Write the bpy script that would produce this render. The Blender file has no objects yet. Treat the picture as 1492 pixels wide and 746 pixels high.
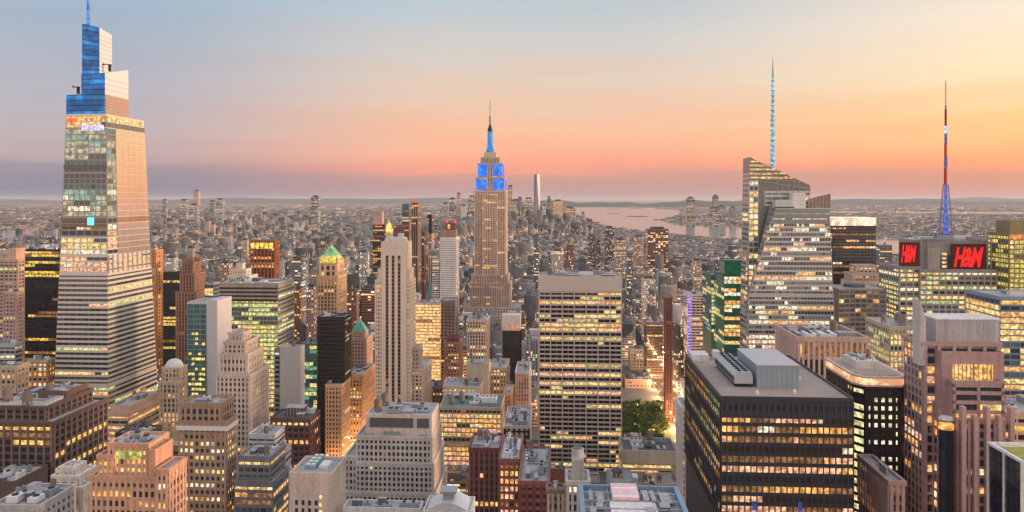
import bpy, math, random
from math import sin, cos, pi, radians
import numpy as np
random.seed(7)
R = random.Random(11)
sc = bpy.context.scene
COL = sc.collection

# ------------------------------------------------------------------ camera
F = 1070.0; CX = 746.0; HY = 290.0; CZ = 260.0      # focal length in photo pixels, horizon row, eye height
cam = bpy.data.cameras.new('camera'); camo = bpy.data.objects.new('camera', cam); COL.objects.link(camo)
camo.location = (0, 0, CZ); camo.rotation_euler = (pi/2, 0, 0)
cam.sensor_width = 36; cam.lens = F/1492*36; cam.shift_y = -(373-HY)/1492
cam.clip_start = 1; cam.clip_end = 200000
sc.camera = camo
sc.view_settings.view_transform = 'Standard'; sc.view_settings.look = 'None'
sc.view_settings.exposure = 0.40; sc.view_settings.gamma = 1; sc.view_settings.use_curve_mapping = False
sc.render.engine = 'CYCLES'
sc.cycles.use_denoising = True
sc.cycles.max_bounces = 5; sc.cycles.diffuse_bounces = 3; sc.cycles.glossy_bounces = 3
sc.cycles.volume_bounces = 0; sc.cycles.sample_clamp_indirect = 4; sc.cycles.caustics_reflective = False

# ------------------------------------------------------------------ sky
def lin(c):
    return tuple(((v/255)/12.92 if v/255 <= .04045 else (((v/255)+.055)/1.055)**2.4) for v in c) + (1,)
SUN_EL, SUN_AZ = radians(3.5), radians(98)           # azimuth clockwise from the view direction
world = bpy.data.worlds.new('World'); sc.world = world; world.use_nodes = True
nt = world.node_tree; nt.nodes.clear()
def N(nt, t, **kw):
    n = nt.nodes.new(t)
    for k, v in kw.items(): setattr(n, k, v)
    return n
def M(nt, op, a, b=None, c=None, clamp=False):
    n = nt.nodes.new('ShaderNodeMath'); n.operation = op; n.use_clamp = clamp
    for i, v in enumerate((a, b, c)):
        if v is None: continue
        if isinstance(v, (int, float)): n.inputs[i].default_value = v
        else: nt.links.new(v, n.inputs[i])
    return n.outputs[0]
def ramp(nt, fac, stops, interp='LINEAR'):
    n = nt.nodes.new('ShaderNodeValToRGB'); cr = n.color_ramp; cr.interpolation = interp
    while len(cr.elements) > 1: cr.elements.remove(cr.elements[-1])
    for i, (p, c) in enumerate(stops):
        e = cr.elements[0] if i == 0 else cr.elements.new(p)
        e.position = p; e.color = c
    if fac is not None: nt.links.new(fac, n.inputs[0])
    return n.outputs[0]
def mixc(nt, f, a, b, bt='MIX'):
    n = nt.nodes.new('ShaderNodeMix'); n.data_type = 'RGBA'; n.blend_type = bt; n.clamp_factor = True
    for s, v in ((n.inputs[0], f), (n.inputs[6], a), (n.inputs[7], b)):
        if isinstance(v, (int, float, tuple)): s.default_value = v
        else: nt.links.new(v, s)
    return n.outputs[2]
tc = N(nt, 'ShaderNodeTexCoord'); sp = N(nt, 'ShaderNodeSeparateXYZ'); nt.links.new(tc.outputs['Generated'], sp.inputs[0])
X, Y, Z = sp.outputs
az = M(nt, 'ARCTAN2', X, Y)                           # 0 straight ahead, +right
nz = N(nt, 'ShaderNodeTexNoise'); mp = N(nt, 'ShaderNodeMapping'); mp.inputs['Scale'].default_value = (2.2, 2.2, 34)
nt.links.new(tc.outputs['Generated'], mp.inputs[0]); nt.links.new(mp.outputs[0], nz.inputs['Vector'])
nz.inputs['Scale'].default_value = 1.3; nz.inputs['Detail'].default_value = 3
wob = M(nt, 'MULTIPLY', M(nt, 'SUBTRACT', nz.outputs[0], .5), .034)
el = M(nt, 'ADD', Z, wob)
# elevation coordinate: photo row y -> z = sin(atan((290-y)/1070))
def zy(y): t = (HY-y)/F; return (t/math.sqrt(1+t*t))
NISH = {'l': ((.117,.087,.023), (.102,.117,.087), (.065,.089,.089)), 'm': ((.093,.068,.02), (.076,.089,.065), (.05,.067,.067)), 'r': ((.13,.093,.026), (.098,.109,.078), (.063,.08,.08))}
def stops(rows, zen, side=None):     # what the gradient must add on top of the Nishita sky to reach the dusk colours
    s = []
    for y, c in rows:
        v = lin(c)
        if side:
            a, b_, d = NISH[side]; t = [max(0, min(1, (253-y)/113)), max(0, min(1, (140-y)/137))]
            n = [a[i]+(b_[i]-a[i])*t[0]+(d[i]-b_[i])*t[1] for i in range(3)]
            v = tuple(max(.01, (v[i]/1.231-n[i])/.78) for i in range(3))+(1,)
        s.append((max(0, zy(y))/0.5, v))
    return s + [(min(1, z/0.5), lin(c)) for z, c in zen]
elf = M(nt, 'MULTIPLY', M(nt, 'ABSOLUTE', el), 2.0, clamp=True)
left = ramp(nt, elf, stops([(290, (140,146,162)), (268, (146,144,155)), (247, (154,147,157)), (238, (180,160,164)), (215, (187,170,174)), (160, (182,177,186)), (90, (170,178,192)), (0, (156,183,203))], [(.40, (148,170,194)), (.5, (150,170,196))], 'l'))
mid = ramp(nt, elf, stops([(290, (200,162,152)), (268, (200,156,146)), (257, (204,155,143)), (247, (244,160,136)), (225, (248,174,143)), (190, (243,188,154)), (120, (226,202,182)), (60, (206,203,198)), (0, (184,197,205))], [(.40, (176,188,202)), (.5, (170,184,202))], 'm'))
right = ramp(nt, elf, stops([(290, (234,170,145)), (270, (224,160,136)), (262, (230,160,132)), (254, (252,164,124)), (246, (255,166,120)), (228, (254,182,124)), (190, (254,204,136)), (120, (255,232,190)), (60, (252,232,207)), (0, (236,220,202))], [(.40, (212,202,194)), (.5, (198,198,202))], 'r'))
sunw = ramp(nt, elf, stops([(290, (255,150,90)), (250, (255,175,100)), (190, (255,205,120)), (100, (255,225,160)), (0, (250,225,190))], [(.40, (225,215,205)), (.5, (205,208,212))]))
back = ramp(nt, elf, stops([(290, (170,145,145)), (230, (208,172,158)), (150, (222,190,170)), (0, (216,198,182))], [(.40, (204,194,188)), (.5, (194,190,192))]))
def sm(x, a, b):
    n = nt.nodes.new('ShaderNodeMapRange'); n.interpolation_type = 'SMOOTHSTEP'
    nt.links.new(x, n.inputs[0]); n.inputs[1].default_value = a; n.inputs[2].default_value = b
    return n.outputs[0]
c = mixc(nt, sm(az, radians(-31), radians(-3)), left, mid)
c = mixc(nt, sm(az, radians(6), radians(42)), c, right)
c = mixc(nt, sm(az, radians(38), radians(85)), c, sunw)
c = mixc(nt, sm(az, radians(105), radians(165)), c, back)
c = mixc(nt, sm(az, radians(-45), radians(-120)), c, back)
zen = sm(Z, .45, .95)
c = mixc(nt, zen, c, lin((184, 184, 192)))
bg = N(nt, 'ShaderNodeBackground'); nt.links.new(c, bg.inputs[0])
off = M(nt, 'MAXIMUM', sm(M(nt, 'ABSOLUTE', az), radians(48), radians(115)), sm(Z, .30, .75))   # sky strength raised overhead and behind the camera, added to fill facing facades
nt.links.new(M(nt, 'MULTIPLY', M(nt, 'MULTIPLY_ADD', off, .56, .78), M(nt, 'MULTIPLY_ADD', wob, 3.0, 1.0)), bg.inputs[1])
sky = N(nt, 'ShaderNodeTexSky'); sky.sky_type = 'NISHITA'; sky.sun_disc = False
sky.sun_elevation = SUN_EL; sky.sun_rotation = SUN_AZ
bg2 = N(nt, 'ShaderNodeBackground'); nt.links.new(sky.outputs[0], bg2.inputs[0]); bg2.inputs[1].default_value = 0.05
ad = N(nt, 'ShaderNodeAddShader'); nt.links.new(bg.outputs[0], ad.inputs[0]); nt.links.new(bg2.outputs[0], ad.inputs[1])
wo = N(nt, 'ShaderNodeOutputWorld'); nt.links.new(ad.outputs[0], wo.inputs[0])
world.cycles.sampling_method = 'MANUAL'; world.cycles.sample_map_resolution = 512

sun = bpy.data.lights.new('sun', 'SUN'); sun.energy = 3.4; sun.angle = radians(7); sun.color = (1, .62, .38)
so = bpy.data.objects.new('sun', sun); COL.objects.link(so)
so.rotation_euler = (pi/2 - SUN_EL, 0, -SUN_AZ + pi)   # light travels away from azimuth SUN_AZ
HAZE_DENSITY = 1.5e-5

# ------------------------------------------------------------------ grid frame
TH = radians(3.5); CT, ST = cos(TH), sin(TH)
def gw(s, a): return (s*CT + a*ST, -s*ST + a*CT)     # grid -> world
def wg(x, y): return (x*CT - y*ST, x*ST + y*CT)      # world -> grid
def proj(x, y, z):
    y = max(y, 1); return (CX + F*x/y, HY + F*(CZ-z)/y)
def zpx(py, Y): return CZ - (py-HY)*Y/F
def xpx(px, Y): return (px-CX)/F*Y

# ------------------------------------------------------------------ materials
MATS = {}
def new_mat(name):
    m = bpy.data.materials.new(name); m.use_nodes = True
    nt = m.node_tree; b = nt.nodes['Principled BSDF']
    return m, nt, b
def wall(col, rough=.8, var=.30, spec=.3, metal=0.0):
    key = ('w', col, rough, var, metal)
    if key in MATS: return MATS[key]
    m, nt, b = new_mat('masonry' if rough > .6 else 'cladding')
    g = N(nt, 'ShaderNodeNewGeometry')
    n1 = N(nt, 'ShaderNodeTexNoise'); n1.inputs['Scale'].default_value = .035; n1.inputs['Detail'].default_value = 5
    nt.links.new(g.outputs['Position'], n1.inputs['Vector'])
    mp = N(nt, 'ShaderNodeMapping'); mp.inputs['Scale'].default_value = (.9, .9, .07)
    nt.links.new(g.outputs['Position'], mp.inputs[0])
    n2 = N(nt, 'ShaderNodeTexNoise'); n2.inputs['Scale'].default_value = .6; n2.inputs['Detail'].default_value = 4
    nt.links.new(mp.outputs[0], n2.inputs['Vector'])
    n3 = N(nt, 'ShaderNodeTexNoise'); n3.inputs['Scale'].default_value = 1.1; n3.inputs['Detail'].default_value = 2
    nt.links.new(g.outputs['Position'], n3.inputs['Vector'])
    s = M(nt, 'ADD', M(nt, 'ADD', n1.outputs[0], n2.outputs[0]), n3.outputs[0])
    f = M(nt, 'MULTIPLY_ADD', M(nt, 'SUBTRACT', s, 1.5), var*2.2, 1.0)
    cc = N(nt, 'ShaderNodeVectorMath', operation='SCALE'); cc.inputs[0].default_value = col[:3]; nt.links.new(f, cc.inputs[3])
    nt.links.new(cc.outputs[0], b.inputs['Base Color'])
    b.inputs['Roughness'].default_value = rough; b.inputs['Specular IOR Level'].default_value = spec
    b.inputs['Metallic'].default_value = metal
    MATS[key] = m; return m
def glass(col=(.03,.04,.05), rough=.08, metal=0.0, spec=.9, name='dark_glass', wav=.0):
    key = ('g', col, rough, metal, spec)
    if key in MATS: return MATS[key]
    m, nt, b = new_mat(name)
    g = N(nt, 'ShaderNodeNewGeometry')
    v = N(nt, 'ShaderNodeTexNoise'); v.inputs['Scale'].default_value = .22; v.inputs['Detail'].default_value = 3
    nt.links.new(g.outputs['Position'], v.inputs['Vector'])
    f = M(nt, 'MULTIPLY_ADD', M(nt, 'SUBTRACT', v.outputs[0], .5), 1.3, 1.0)
    cc = N(nt, 'ShaderNodeVectorMath', operation='SCALE'); cc.inputs[0].default_value = col; nt.links.new(f, cc.inputs[3])
    nt.links.new(cc.outputs[0], b.inputs['Base Color'])
    b.inputs['Roughness'].default_value = rough; b.inputs['Specular IOR Level'].default_value = spec
    b.inputs['Metallic'].default_value = metal
    MATS[key] = m; return m
def lit(col, s=1.0, name='lit_window', scale=.45, lo=.35, rough=.2):
    key = ('l', col, s, scale, lo, rough)
    if key in MATS: return MATS[key]
    m, nt, b = new_mat(name)
    g = N(nt, 'ShaderNodeNewGeometry')
    v = N(nt, 'ShaderNodeTexNoise'); v.inputs['Scale'].default_value = scale; v.inputs['Detail'].default_value = 2
    nt.links.new(g.outputs['Position'], v.inputs['Vector'])
    f = M(nt, 'MULTIPLY_ADD', M(nt, 'SUBTRACT', v.outputs[0], .42), 3.6, .55, clamp=False)
    vo = N(nt, 'ShaderNodeTexVoronoi'); vo.inputs['Scale'].default_value = .8; nt.links.new(g.outputs['Position'], vo.inputs['Vector'])
    vs_ = N(nt, 'ShaderNodeSeparateColor'); nt.links.new(vo.outputs['Color'], vs_.inputs[0])
    if name == 'lit_window': f = M(nt, 'MULTIPLY', f, M(nt, 'MULTIPLY_ADD', vs_.outputs[0], .9, .55))
    f = M(nt, 'MAXIMUM', f, lo); f = M(nt, 'MINIMUM', f, 1.5)
    b.inputs['Base Color'].default_value = (.05, .04, .03, 1); b.inputs['Roughness'].default_value = rough if name == 'lit_window' else .8
    if name != 'lit_window': b.inputs['Specular IOR Level'].default_value = .1
    b.inputs['Emission Color'].default_value = (*col, 1)
    nt.links.new(M(nt, 'MULTIPLY', f, s*.95), b.inputs['Emission Strength'])
    m.cycles.emission_sampling = 'NONE'
    MATS[key] = m; return m
def glow(col, s=1.0, name='lamp', sample=False):
    key = ('e', col, s)
    if key in MATS: return MATS[key]
    m, nt, b = new_mat(name)
    b.inputs['Base Color'].default_value = (*[v*.3 for v in col], 1)
    b.inputs['Emission Color'].default_value = (*col, 1); b.inputs['Emission Strength'].default_value = s
    if not sample: m.cycles.emission_sampling = 'NONE'
    MATS[key] = m; return m
AMB = lit((1, .46, .13), .95); YEL = lit((1, .64, .22), .95); PNK = lit((1, .50, .28), .9); WHT = lit((1, .82, .55), .95)
GRN = lit((.72, .78, .30), .8); TEAL = lit((.45, .75, .60), .40, scale=.12); DIM = lit((.8, .36, .13), .30); BLUL = lit((.25, .40, 1), .8)
DK = glass(); DKB = glass((.035, .06, .09)); MIDG = glass((.09, .11, .12), .12); TG = glass((.06, .14, .15), .1)
PAL_W = [(AMB, 3), (YEL, 3), (WHT, 2), (DIM, 3)]
PAL_Y = [(YEL, 4), (GRN, 2), (AMB, 1), (DIM, 1)]
PAL_P = [(PNK, 5), (WHT, 2), (DIM, 3), (AMB, 2)]
PAL_G = [(GRN, 5), (YEL, 3), (TEAL, 2)]
ROOF_G = wall((.34, .33, .35), .9, .35); ROOF_D = wall((.12, .12, .13), .9, .4); ROOF_T = wall((.42, .37, .34), .9, .25)
STEEL = wall((.30, .33, .37), .5, .2, .5, .4); WHITE = wall((.62, .62, .63), .7, .15)
BLACKM = wall((.02, .02, .022), .5, .1); COPPER = wall((.12, .36, .28), .7, .25)

def pattern_mat(name, kind, attr=False):
    """Facade seen from far away: windows in the wall material; wall colour comes from the object (or a per-building attribute)."""
    bw, fh, wu, wv, pf, pw = kind
    m, nt, b = new_mat(name)
    tc = N(nt, 'ShaderNodeTexCoord'); g = N(nt, 'ShaderNodeNewGeometry')
    vt = N(nt, 'ShaderNodeVectorTransform', vector_type='NORMAL', convert_from='WORLD', convert_to='OBJECT')
    nt.links.new(g.outputs['Normal'], vt.inputs[0])
    p = N(nt, 'ShaderNodeSeparateXYZ'); nt.links.new(tc.outputs['Object'], p.inputs[0])
    n = N(nt, 'ShaderNodeSeparateXYZ'); nt.links.new(vt.outputs[0], n.inputs[0])
    sx = M(nt, 'GREATER_THAN', M(nt, 'ABSOLUTE', n.outputs[0]), .6)
    up = M(nt, 'GREATER_THAN', M(nt, 'ABSOLUTE', n.outputs[2]), .5)
    mx = N(nt, 'ShaderNodeMix'); nt.links.new(sx, mx.inputs[0]); nt.links.new(p.outputs[0], mx.inputs[2]); nt.links.new(p.outputs[1], mx.inputs[3])
    u = M(nt, 'DIVIDE', mx.outputs[0], bw); v = M(nt, 'DIVIDE', p.outputs[2], fh)
    fu = M(nt, 'FRACT', u); fv = M(nt, 'FRACT', v); iu = M(nt, 'FLOOR', u); iv = M(nt, 'FLOOR', v)
    win = M(nt, 'MULTIPLY', M(nt, 'LESS_THAN', M(nt, 'ABSOLUTE', M(nt, 'SUBTRACT', fu, .5)), wu/2), M(nt, 'LESS_THAN', M(nt, 'ABSOLUTE', M(nt, 'SUBTRACT', fv, .5)), wv/2))
    win = M(nt, 'MULTIPLY', win, M(nt, 'SUBTRACT', 1, up))
    if attr:
        at = N(nt, 'ShaderNodeAttribute'); at.attribute_name = 'wall_tint'; colo = at.outputs['Color']; rnd = at.outputs['Alpha']
    else:
        oi = N(nt, 'ShaderNodeObjectInfo'); colo = oi.outputs['Color']; rnd = oi.outputs['Random']
    seed = M(nt, 'MULTIPLY_ADD', rnd, 97.3, M(nt, 'MULTIPLY', sx, 13.7))
    cb = N(nt, 'ShaderNodeCombineXYZ'); nt.links.new(iu, cb.inputs[0]); nt.links.new(iv, cb.inputs[1]); nt.links.new(seed, cb.inputs[2])
    wn = N(nt, 'ShaderNodeTexWhiteNoise'); wn.noise_dimensions = '3D'; nt.links.new(cb.outputs[0], wn.inputs['Vector'])
    cf = N(nt, 'ShaderNodeCombineXYZ'); nt.links.new(iv, cf.inputs[1]); nt.links.new(seed, cf.inputs[2])
    wf = N(nt, 'ShaderNodeTexWhiteNoise'); wf.noise_dimensions = '3D'; nt.links.new(cf.outputs[0], wf.inputs['Vector'])
    floor_lit = M(nt, 'MULTIPLY', M(nt, 'LESS_THAN', wf.outputs['Value'], pf), .65)
    litm = M(nt, 'LESS_THAN', wn.outputs['Value'], M(nt, 'ADD', floor_lit, pw))
    litm = M(nt, 'MULTIPLY', litm, win)
    sv = N(nt, 'ShaderNodeSeparateColor'); nt.links.new(wn.outputs['Color'], sv.inputs[0])
    lc = ramp(nt, sv.outputs[1], [(0, (1, .42, .12, 1)), (.35, (1, .6, .22, 1)), (.65, (1, .72, .38, 1)), (.9, (1, .85, .65, 1)), (1, (.7, .85, 1, 1))])
    nn = N(nt, 'ShaderNodeTexNoise'); nn.inputs['Scale'].default_value = .05; nn.inputs['Detail'].default_value = 4
    nt.links.new(tc.outputs['Object'], nn.inputs['Vector'])
    cv = N(nt, 'ShaderNodeVectorMath', operation='SCALE'); nt.links.new(colo, cv.inputs[0])
    nt.links.new(M(nt, 'MULTIPLY_ADD', nn.outputs[0], .6, .7), cv.inputs[3])
    # flat roofs: tar, gravel or pale membrane, one tone per building
    rw = N(nt, 'ShaderNodeTexWhiteNoise'); rw.noise_dimensions = '1D'; nt.links.new(rnd, rw.inputs['W'])
    rc = ramp(nt, rw.outputs['Value'], [(0, (.05, .05, .055, 1)), (.3, (.10, .095, .095, 1)), (.6, (.17, .155, .15, 1)), (.85, (.28, .28, .30, 1)), (1, (.18, .12, .10, 1))])
    n4 = N(nt, 'ShaderNodeTexNoise'); n4.inputs['Scale'].default_value = .18; n4.inputs['Detail'].default_value = 3; nt.links.new(tc.outputs['Object'], n4.inputs['Vector'])
    rv = N(nt, 'ShaderNodeVectorMath', operation='SCALE'); nt.links.new(rc, rv.inputs[0]); nt.links.new(M(nt, 'MULTIPLY_ADD', n4.outputs[0], 1.2, .4), rv.inputs[3])
    base = mixc(nt, up, cv.outputs[0], rv.outputs[0])
    base = mixc(nt, win, base, (.045, .05, .06, 1))
    nt.links.new(base, b.inputs['Base Color'])
    nt.links.new(M(nt, 'MULTIPLY_ADD', win, -.62, .8), b.inputs['Roughness'])
    nt.links.new(lc, b.inputs['Emission Color']); nt.links.new(M(nt, 'MULTIPLY', litm, M(nt, 'MULTIPLY_ADD', sv.outputs[2], 1.2, .4)), b.inputs['Emission Strength'])
    m.cycles.emission_sampling = 'NONE'
    return m
PKINDS = [(3.4, 3.6, .50, .52, .09, .22), (5.0, 3.8, .90, .48, .22, .16), (3.0, 3.5, .46, .80, .09, .16), (6.5, 3.7, .68, .56, .14, .22)]
PM = [pattern_mat('window_pattern_facade', k) for k in PKINDS]
PMA = [pattern_mat('window_pattern_far', k, True) for k in PKINDS]

# ------------------------------------------------------------------ mesh builder
class MB:
    def __init__(s): s.v = []; s.f = []; s.m = []
    def quad(s, a, b, c, d, m=0):
        i = len(s.v); s.v += [a, b, c, d]; s.f.append((i, i+1, i+2, i+3)); s.m.append(m)
    def poly(s, pts, m=0):
        i = len(s.v); s.v += list(pts); s.f.append(tuple(range(i, i+len(pts)))); s.m.append(m)
    def hexa(s, p, m=0):       # 8 points: bottom 4 ccw, top 4 ccw
        i = len(s.v); s.v += p
        for q in ((3,2,1,0), (4,5,6,7), (0,1,5,4), (1,2,6,5), (2,3,7,6), (3,0,4,7)):
            s.f.append(tuple(i+k for k in q)); s.m.append(m)
    def box(s, x0, x1, y0, y1, z0, z1, m=0):
        s.hexa([(x0,y0,z0),(x1,y0,z0),(x1,y1,z0),(x0,y1,z0),(x0,y0,z1),(x1,y0,z1),(x1,y1,z1),(x0,y1,z1)], m)
    def prism(s, pts, z0, z1, m=0, top=None):
        n = len(pts); i = len(s.v); tp = top or pts
        s.v += [(x,y,z0) for x,y in pts] + [(x,y,z1) for x,y in tp]
        s.f.append(tuple(i+k for k in reversed(range(n)))); s.m.append(m)
        s.f.append(tuple(i+n+k for k in range(n))); s.m.append(m)
        for k in range(n):
            j = (k+1) % n; s.f.append((i+k, i+j, i+n+j, i+n+k)); s.m.append(m)
    def cyl(s, x, y, r, z0, z1, m=0, n=12, r1=None):
        r1 = r if r1 is None else r1
        s.prism([(x+r*cos(2*pi*k/n), y+r*sin(2*pi*k/n)) for k in range(n)], z0, z1, m, [(x+r1*cos(2*pi*k/n), y+r1*sin(2*pi*k/n)) for k in range(n)])
    def bar(s, p, q, up, nrm, h, d, m=0):    # beam from p to q lying on a facade
        p = np.array(p); q = np.array(q); u = np.array(up)*h/2; w = np.array(nrm)*d; e = np.array(nrm)*-.3
        a = [p-u+e, q-u+e, q-u+w, p-u+w]; b_ = [p+u+e, q+u+e, q+u+w, p+u+w]
        s.hexa([tuple(t) for t in a+b_], m)
    def build(s, name, mats, parent=None, loc=None, rz=None, smooth=False):
        me = bpy.data.meshes.new(name); me.from_pydata([tuple(map(float, v)) for v in s.v], [], s.f)
        mats = mats if isinstance(mats, (list, tuple)) else [mats]
        for m in mats: me.materials.append(m)
        if len(mats) > 1: me.polygons.foreach_set('material_index', s.m)
        if smooth: me.polygons.foreach_set('use_smooth', [True]*len(s.f))
        me.update()
        o = bpy.data.objects.new(name, me); COL.objects.link(o)
        if parent: o.parent = parent
        if loc is not None: o.location = loc
        if rz is not None: o.rotation_euler = (0, 0, rz)
        return o
def tag(o, label=None, cat=None, group=None, kind=None):
    if label: o['label'] = label
    if cat: o['category'] = cat
    if group: o['group'] = group
    if kind: o['kind'] = kind
    return o
def struct(o): o['kind'] = 'structure'; return o
def empty(name, loc, rz=0):
    o = bpy.data.objects.new(name, None); COL.objects.link(o); o.location = loc; o.rotation_euler = (0, 0, rz)
    o.empty_display_size = 2; return o

# ------------------------------------------------------------------ hero buildings
def pick(pal):
    t = R.random()*sum(w for _, w in pal)
    for m, w in pal:
        t -= w
        if t <= 0: return m
    return pal[-1][0]
class St:   # facade style
    def __init__(s, fh=3.8, bw=3.2, sp=.42, pr=.36, d=.35, dp=None, pal=PAL_W, dark=(DK,), floor=.12, win=.08, run=.75, pcol=1, scol=0):
        s.fh, s.bw, s.sp, s.pr, s.d, s.dp = fh, bw, sp, pr, d, d+.12 if dp is None else dp
        s.pal, s.dark, s.floor, s.win, s.run, s.pcol, s.scol = pal, dark, floor, win, run, pcol, scol
    def but(s, **k):
        n = St(); n.__dict__.update(s.__dict__); n.__dict__.update(k); return n
HEROES = []
QCACHE = {}
class B:
    def __init__(s, name, label, cat, px, Y, mats, vb=760, th=TH, group=None, z0=0):
        s.th = th; s.c, s.s_ = cos(th), sin(th); s.vb = vb
        s.P = (xpx(px, Y), Y); s.Y = Y
        s.o = empty(name, (s.P[0], s.P[1], 0), -th); tag(s.o, label, cat, group)
        s.mats = mats if isinstance(mats, (list, tuple)) else [mats]
        if len(s.mats) < 2: s.mats = [s.mats[0], s.mats[0]]
        s.w = MB(); s.rf = MB(); s.roofs = []; s.wins = []; s.foot = []; s.roofmat = ROOF_G; s.name = name
        s.right = True; s.label = label
        HEROES.append(s)
    def W(s, x, y): return (s.P[0] + x*s.c + y*s.s_, s.P[1] - x*s.s_ + y*s.c)
    def lx(s, px, yl):
        k = (px-CX)/F
        return (k*(s.P[1]+yl*s.c) - s.P[0] - yl*s.s_)/(s.c + k*s.s_)
    def lz(s, py, yl=0, x=0): return zpx(py, s.W(x, yl)[1])
    def low(s, yl=0): return max(0, s.lz(s.vb+12, yl))
    def facade(s, p00, p10, p11, p01, st, zlow=0):
        """p** local 3-D corners of a facade (bottom-left, bottom-right, top-right, top-left seen from outside)."""
        a, b, c_, d = [np.array(p, float) for p in (p00, p10, p11, p01)]
        ux = b-a; L = np.linalg.norm(ux); vy = ((d-a)+(c_-b))/2; H = np.linalg.norm(vy)
        if L < 1 or H < 2: return
        nrm = np.cross(ux, vy); nrm /= np.linalg.norm(nrm)
        uu = ux/L; vv = vy/H
        nf = max(1, round(H/st.fh)); nb = max(1, round(L/st.bw))
        P = lambda i, j: (a + (b-a)*i)*(1-j) + (d + (c_-d)*i)*j
        fh = H/nf; bw = L/nb
        j0 = 0
        while j0 < nf and P(.5, (j0+1)/nf)[2] < zlow: j0 += 1
        for j in range(j0, nf+1):
            if st.sp > 0:
                J = min(max(j/nf, st.sp/2/nf), 1-st.sp/2/nf)
                s.w.bar(P(0, J), P(1, J), vv, nrm, st.sp*fh, st.d, st.scol)
        if st.pr > 0:
            for i in range(nb+1):
                I = min(max(i/nb, st.pr/2/nb), 1-st.pr/2/nb)
                s.w.bar(P(I, j0/nf), P(I, 1), uu, nrm, st.pr*bw, st.dp, st.pcol)
        off = nrm*.04
        hu, hv = (1-st.pr)/2, (1-st.sp)/2
        for j in range(j0, nf):
            t = R.random(); pl = .92 if t < st.floor else (.45 if t < st.floor*2 else st.win)
            fm = pick(st.pal); on = R.random() < pl
            dm = R.choice(st.dark)
            for i in range(nb):
                if R.random() > st.run: on = R.random() < pl
                if R.random() < .22: fm = pick(st.pal)
                m = fm if on else (dm if R.random() < .8 else R.choice(st.dark))
                i0, i1 = (i+.5-hu)/nb, (i+.5+hu)/nb; v0, v1 = (j+.5-hv)/nf, (j+.5+hv)/nf
                s.wins.append((P(i0,v0)+off, P(i1,v0)+off, P(i1,v1)+off, P(i0,v1)+off, m))
    def tier(s, px0, px1, sb, dep, ytop, st=None, side='same', zb=0, par=1.0, roof=None, top=None, zt=None, x0=None, x1=None, front=True, blankz=None):
        x0 = s.lx(px0, sb) if x0 is None else x0
        x1 = s.lx(px1, sb) if x1 is None else x1
        zt = s.lz(ytop, sb, x0) if zt is None else zt
        y0, y1 = sb, sb+dep
        s.w.box(x0, x1, y0, y1, zb, zt-par, 0)
        s.foot.append((x0, x1, y0, y1))
        zl = s.low(sb); zf = zt-par*1.2-.2
        dd = 0
        if st and front:
            s.facade((x0,y0,zb), (x1,y0,zb), (x1,y0,zf), (x0,y0,zf), st, zl); dd = st.dp
        s2 = st if side == 'same' else side
        if s2:
            mid = (s.W(x0, y0)[0]/s.W(x0, y0)[1]) < .0612
            if mid: s.facade((x1,y0,zb), (x1,y1,zb), (x1,y1,zf), (x1,y0,zf), s2, zl)
            else: s.facade((x0,y1,zb), (x0,y0,zb), (x0,y0,zf), (x0,y1,zf), s2, zl)
        e = dd + .06; t = .5
        if par > 0:
            a0, a1, b0, b1 = x0-e, x1+e, y0-e, y1+e; z0_, z1_ = zt-par*1.6, zt
            s.w.box(a0, a1, b0, b0+e+t, z0_, z1_, s_par := 0); s.w.box(a0, a1, b1-e-t, b1, z0_, z1_, 0)
            s.w.box(a0, a0+e+t, b0+e+t, b1-e-t, z0_, z1_, 0); s.w.box(a1-e-t, a1, b0+e+t, b1-e-t, z0_, z1_, 0)
            rq = MB(); rq.quad((x0+t,y0+t,zt-par+.02), (x1-t,y0+t,zt-par+.02), (x1-t,y1-t,zt-par+.02), (x0+t,y1-t,zt-par+.02)); s.roofs.append(rq)
        s.last = (x0, x1, y0, y1, zt-par)
        return s.last
    def part(s, name, mb, mats, label=None, kind=None, parent=None, **k):
        o = mb.build(name, mats, parent or s.o, **k)
        if label: o['label'] = label
        if kind: o['kind'] = kind
        return o
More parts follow.
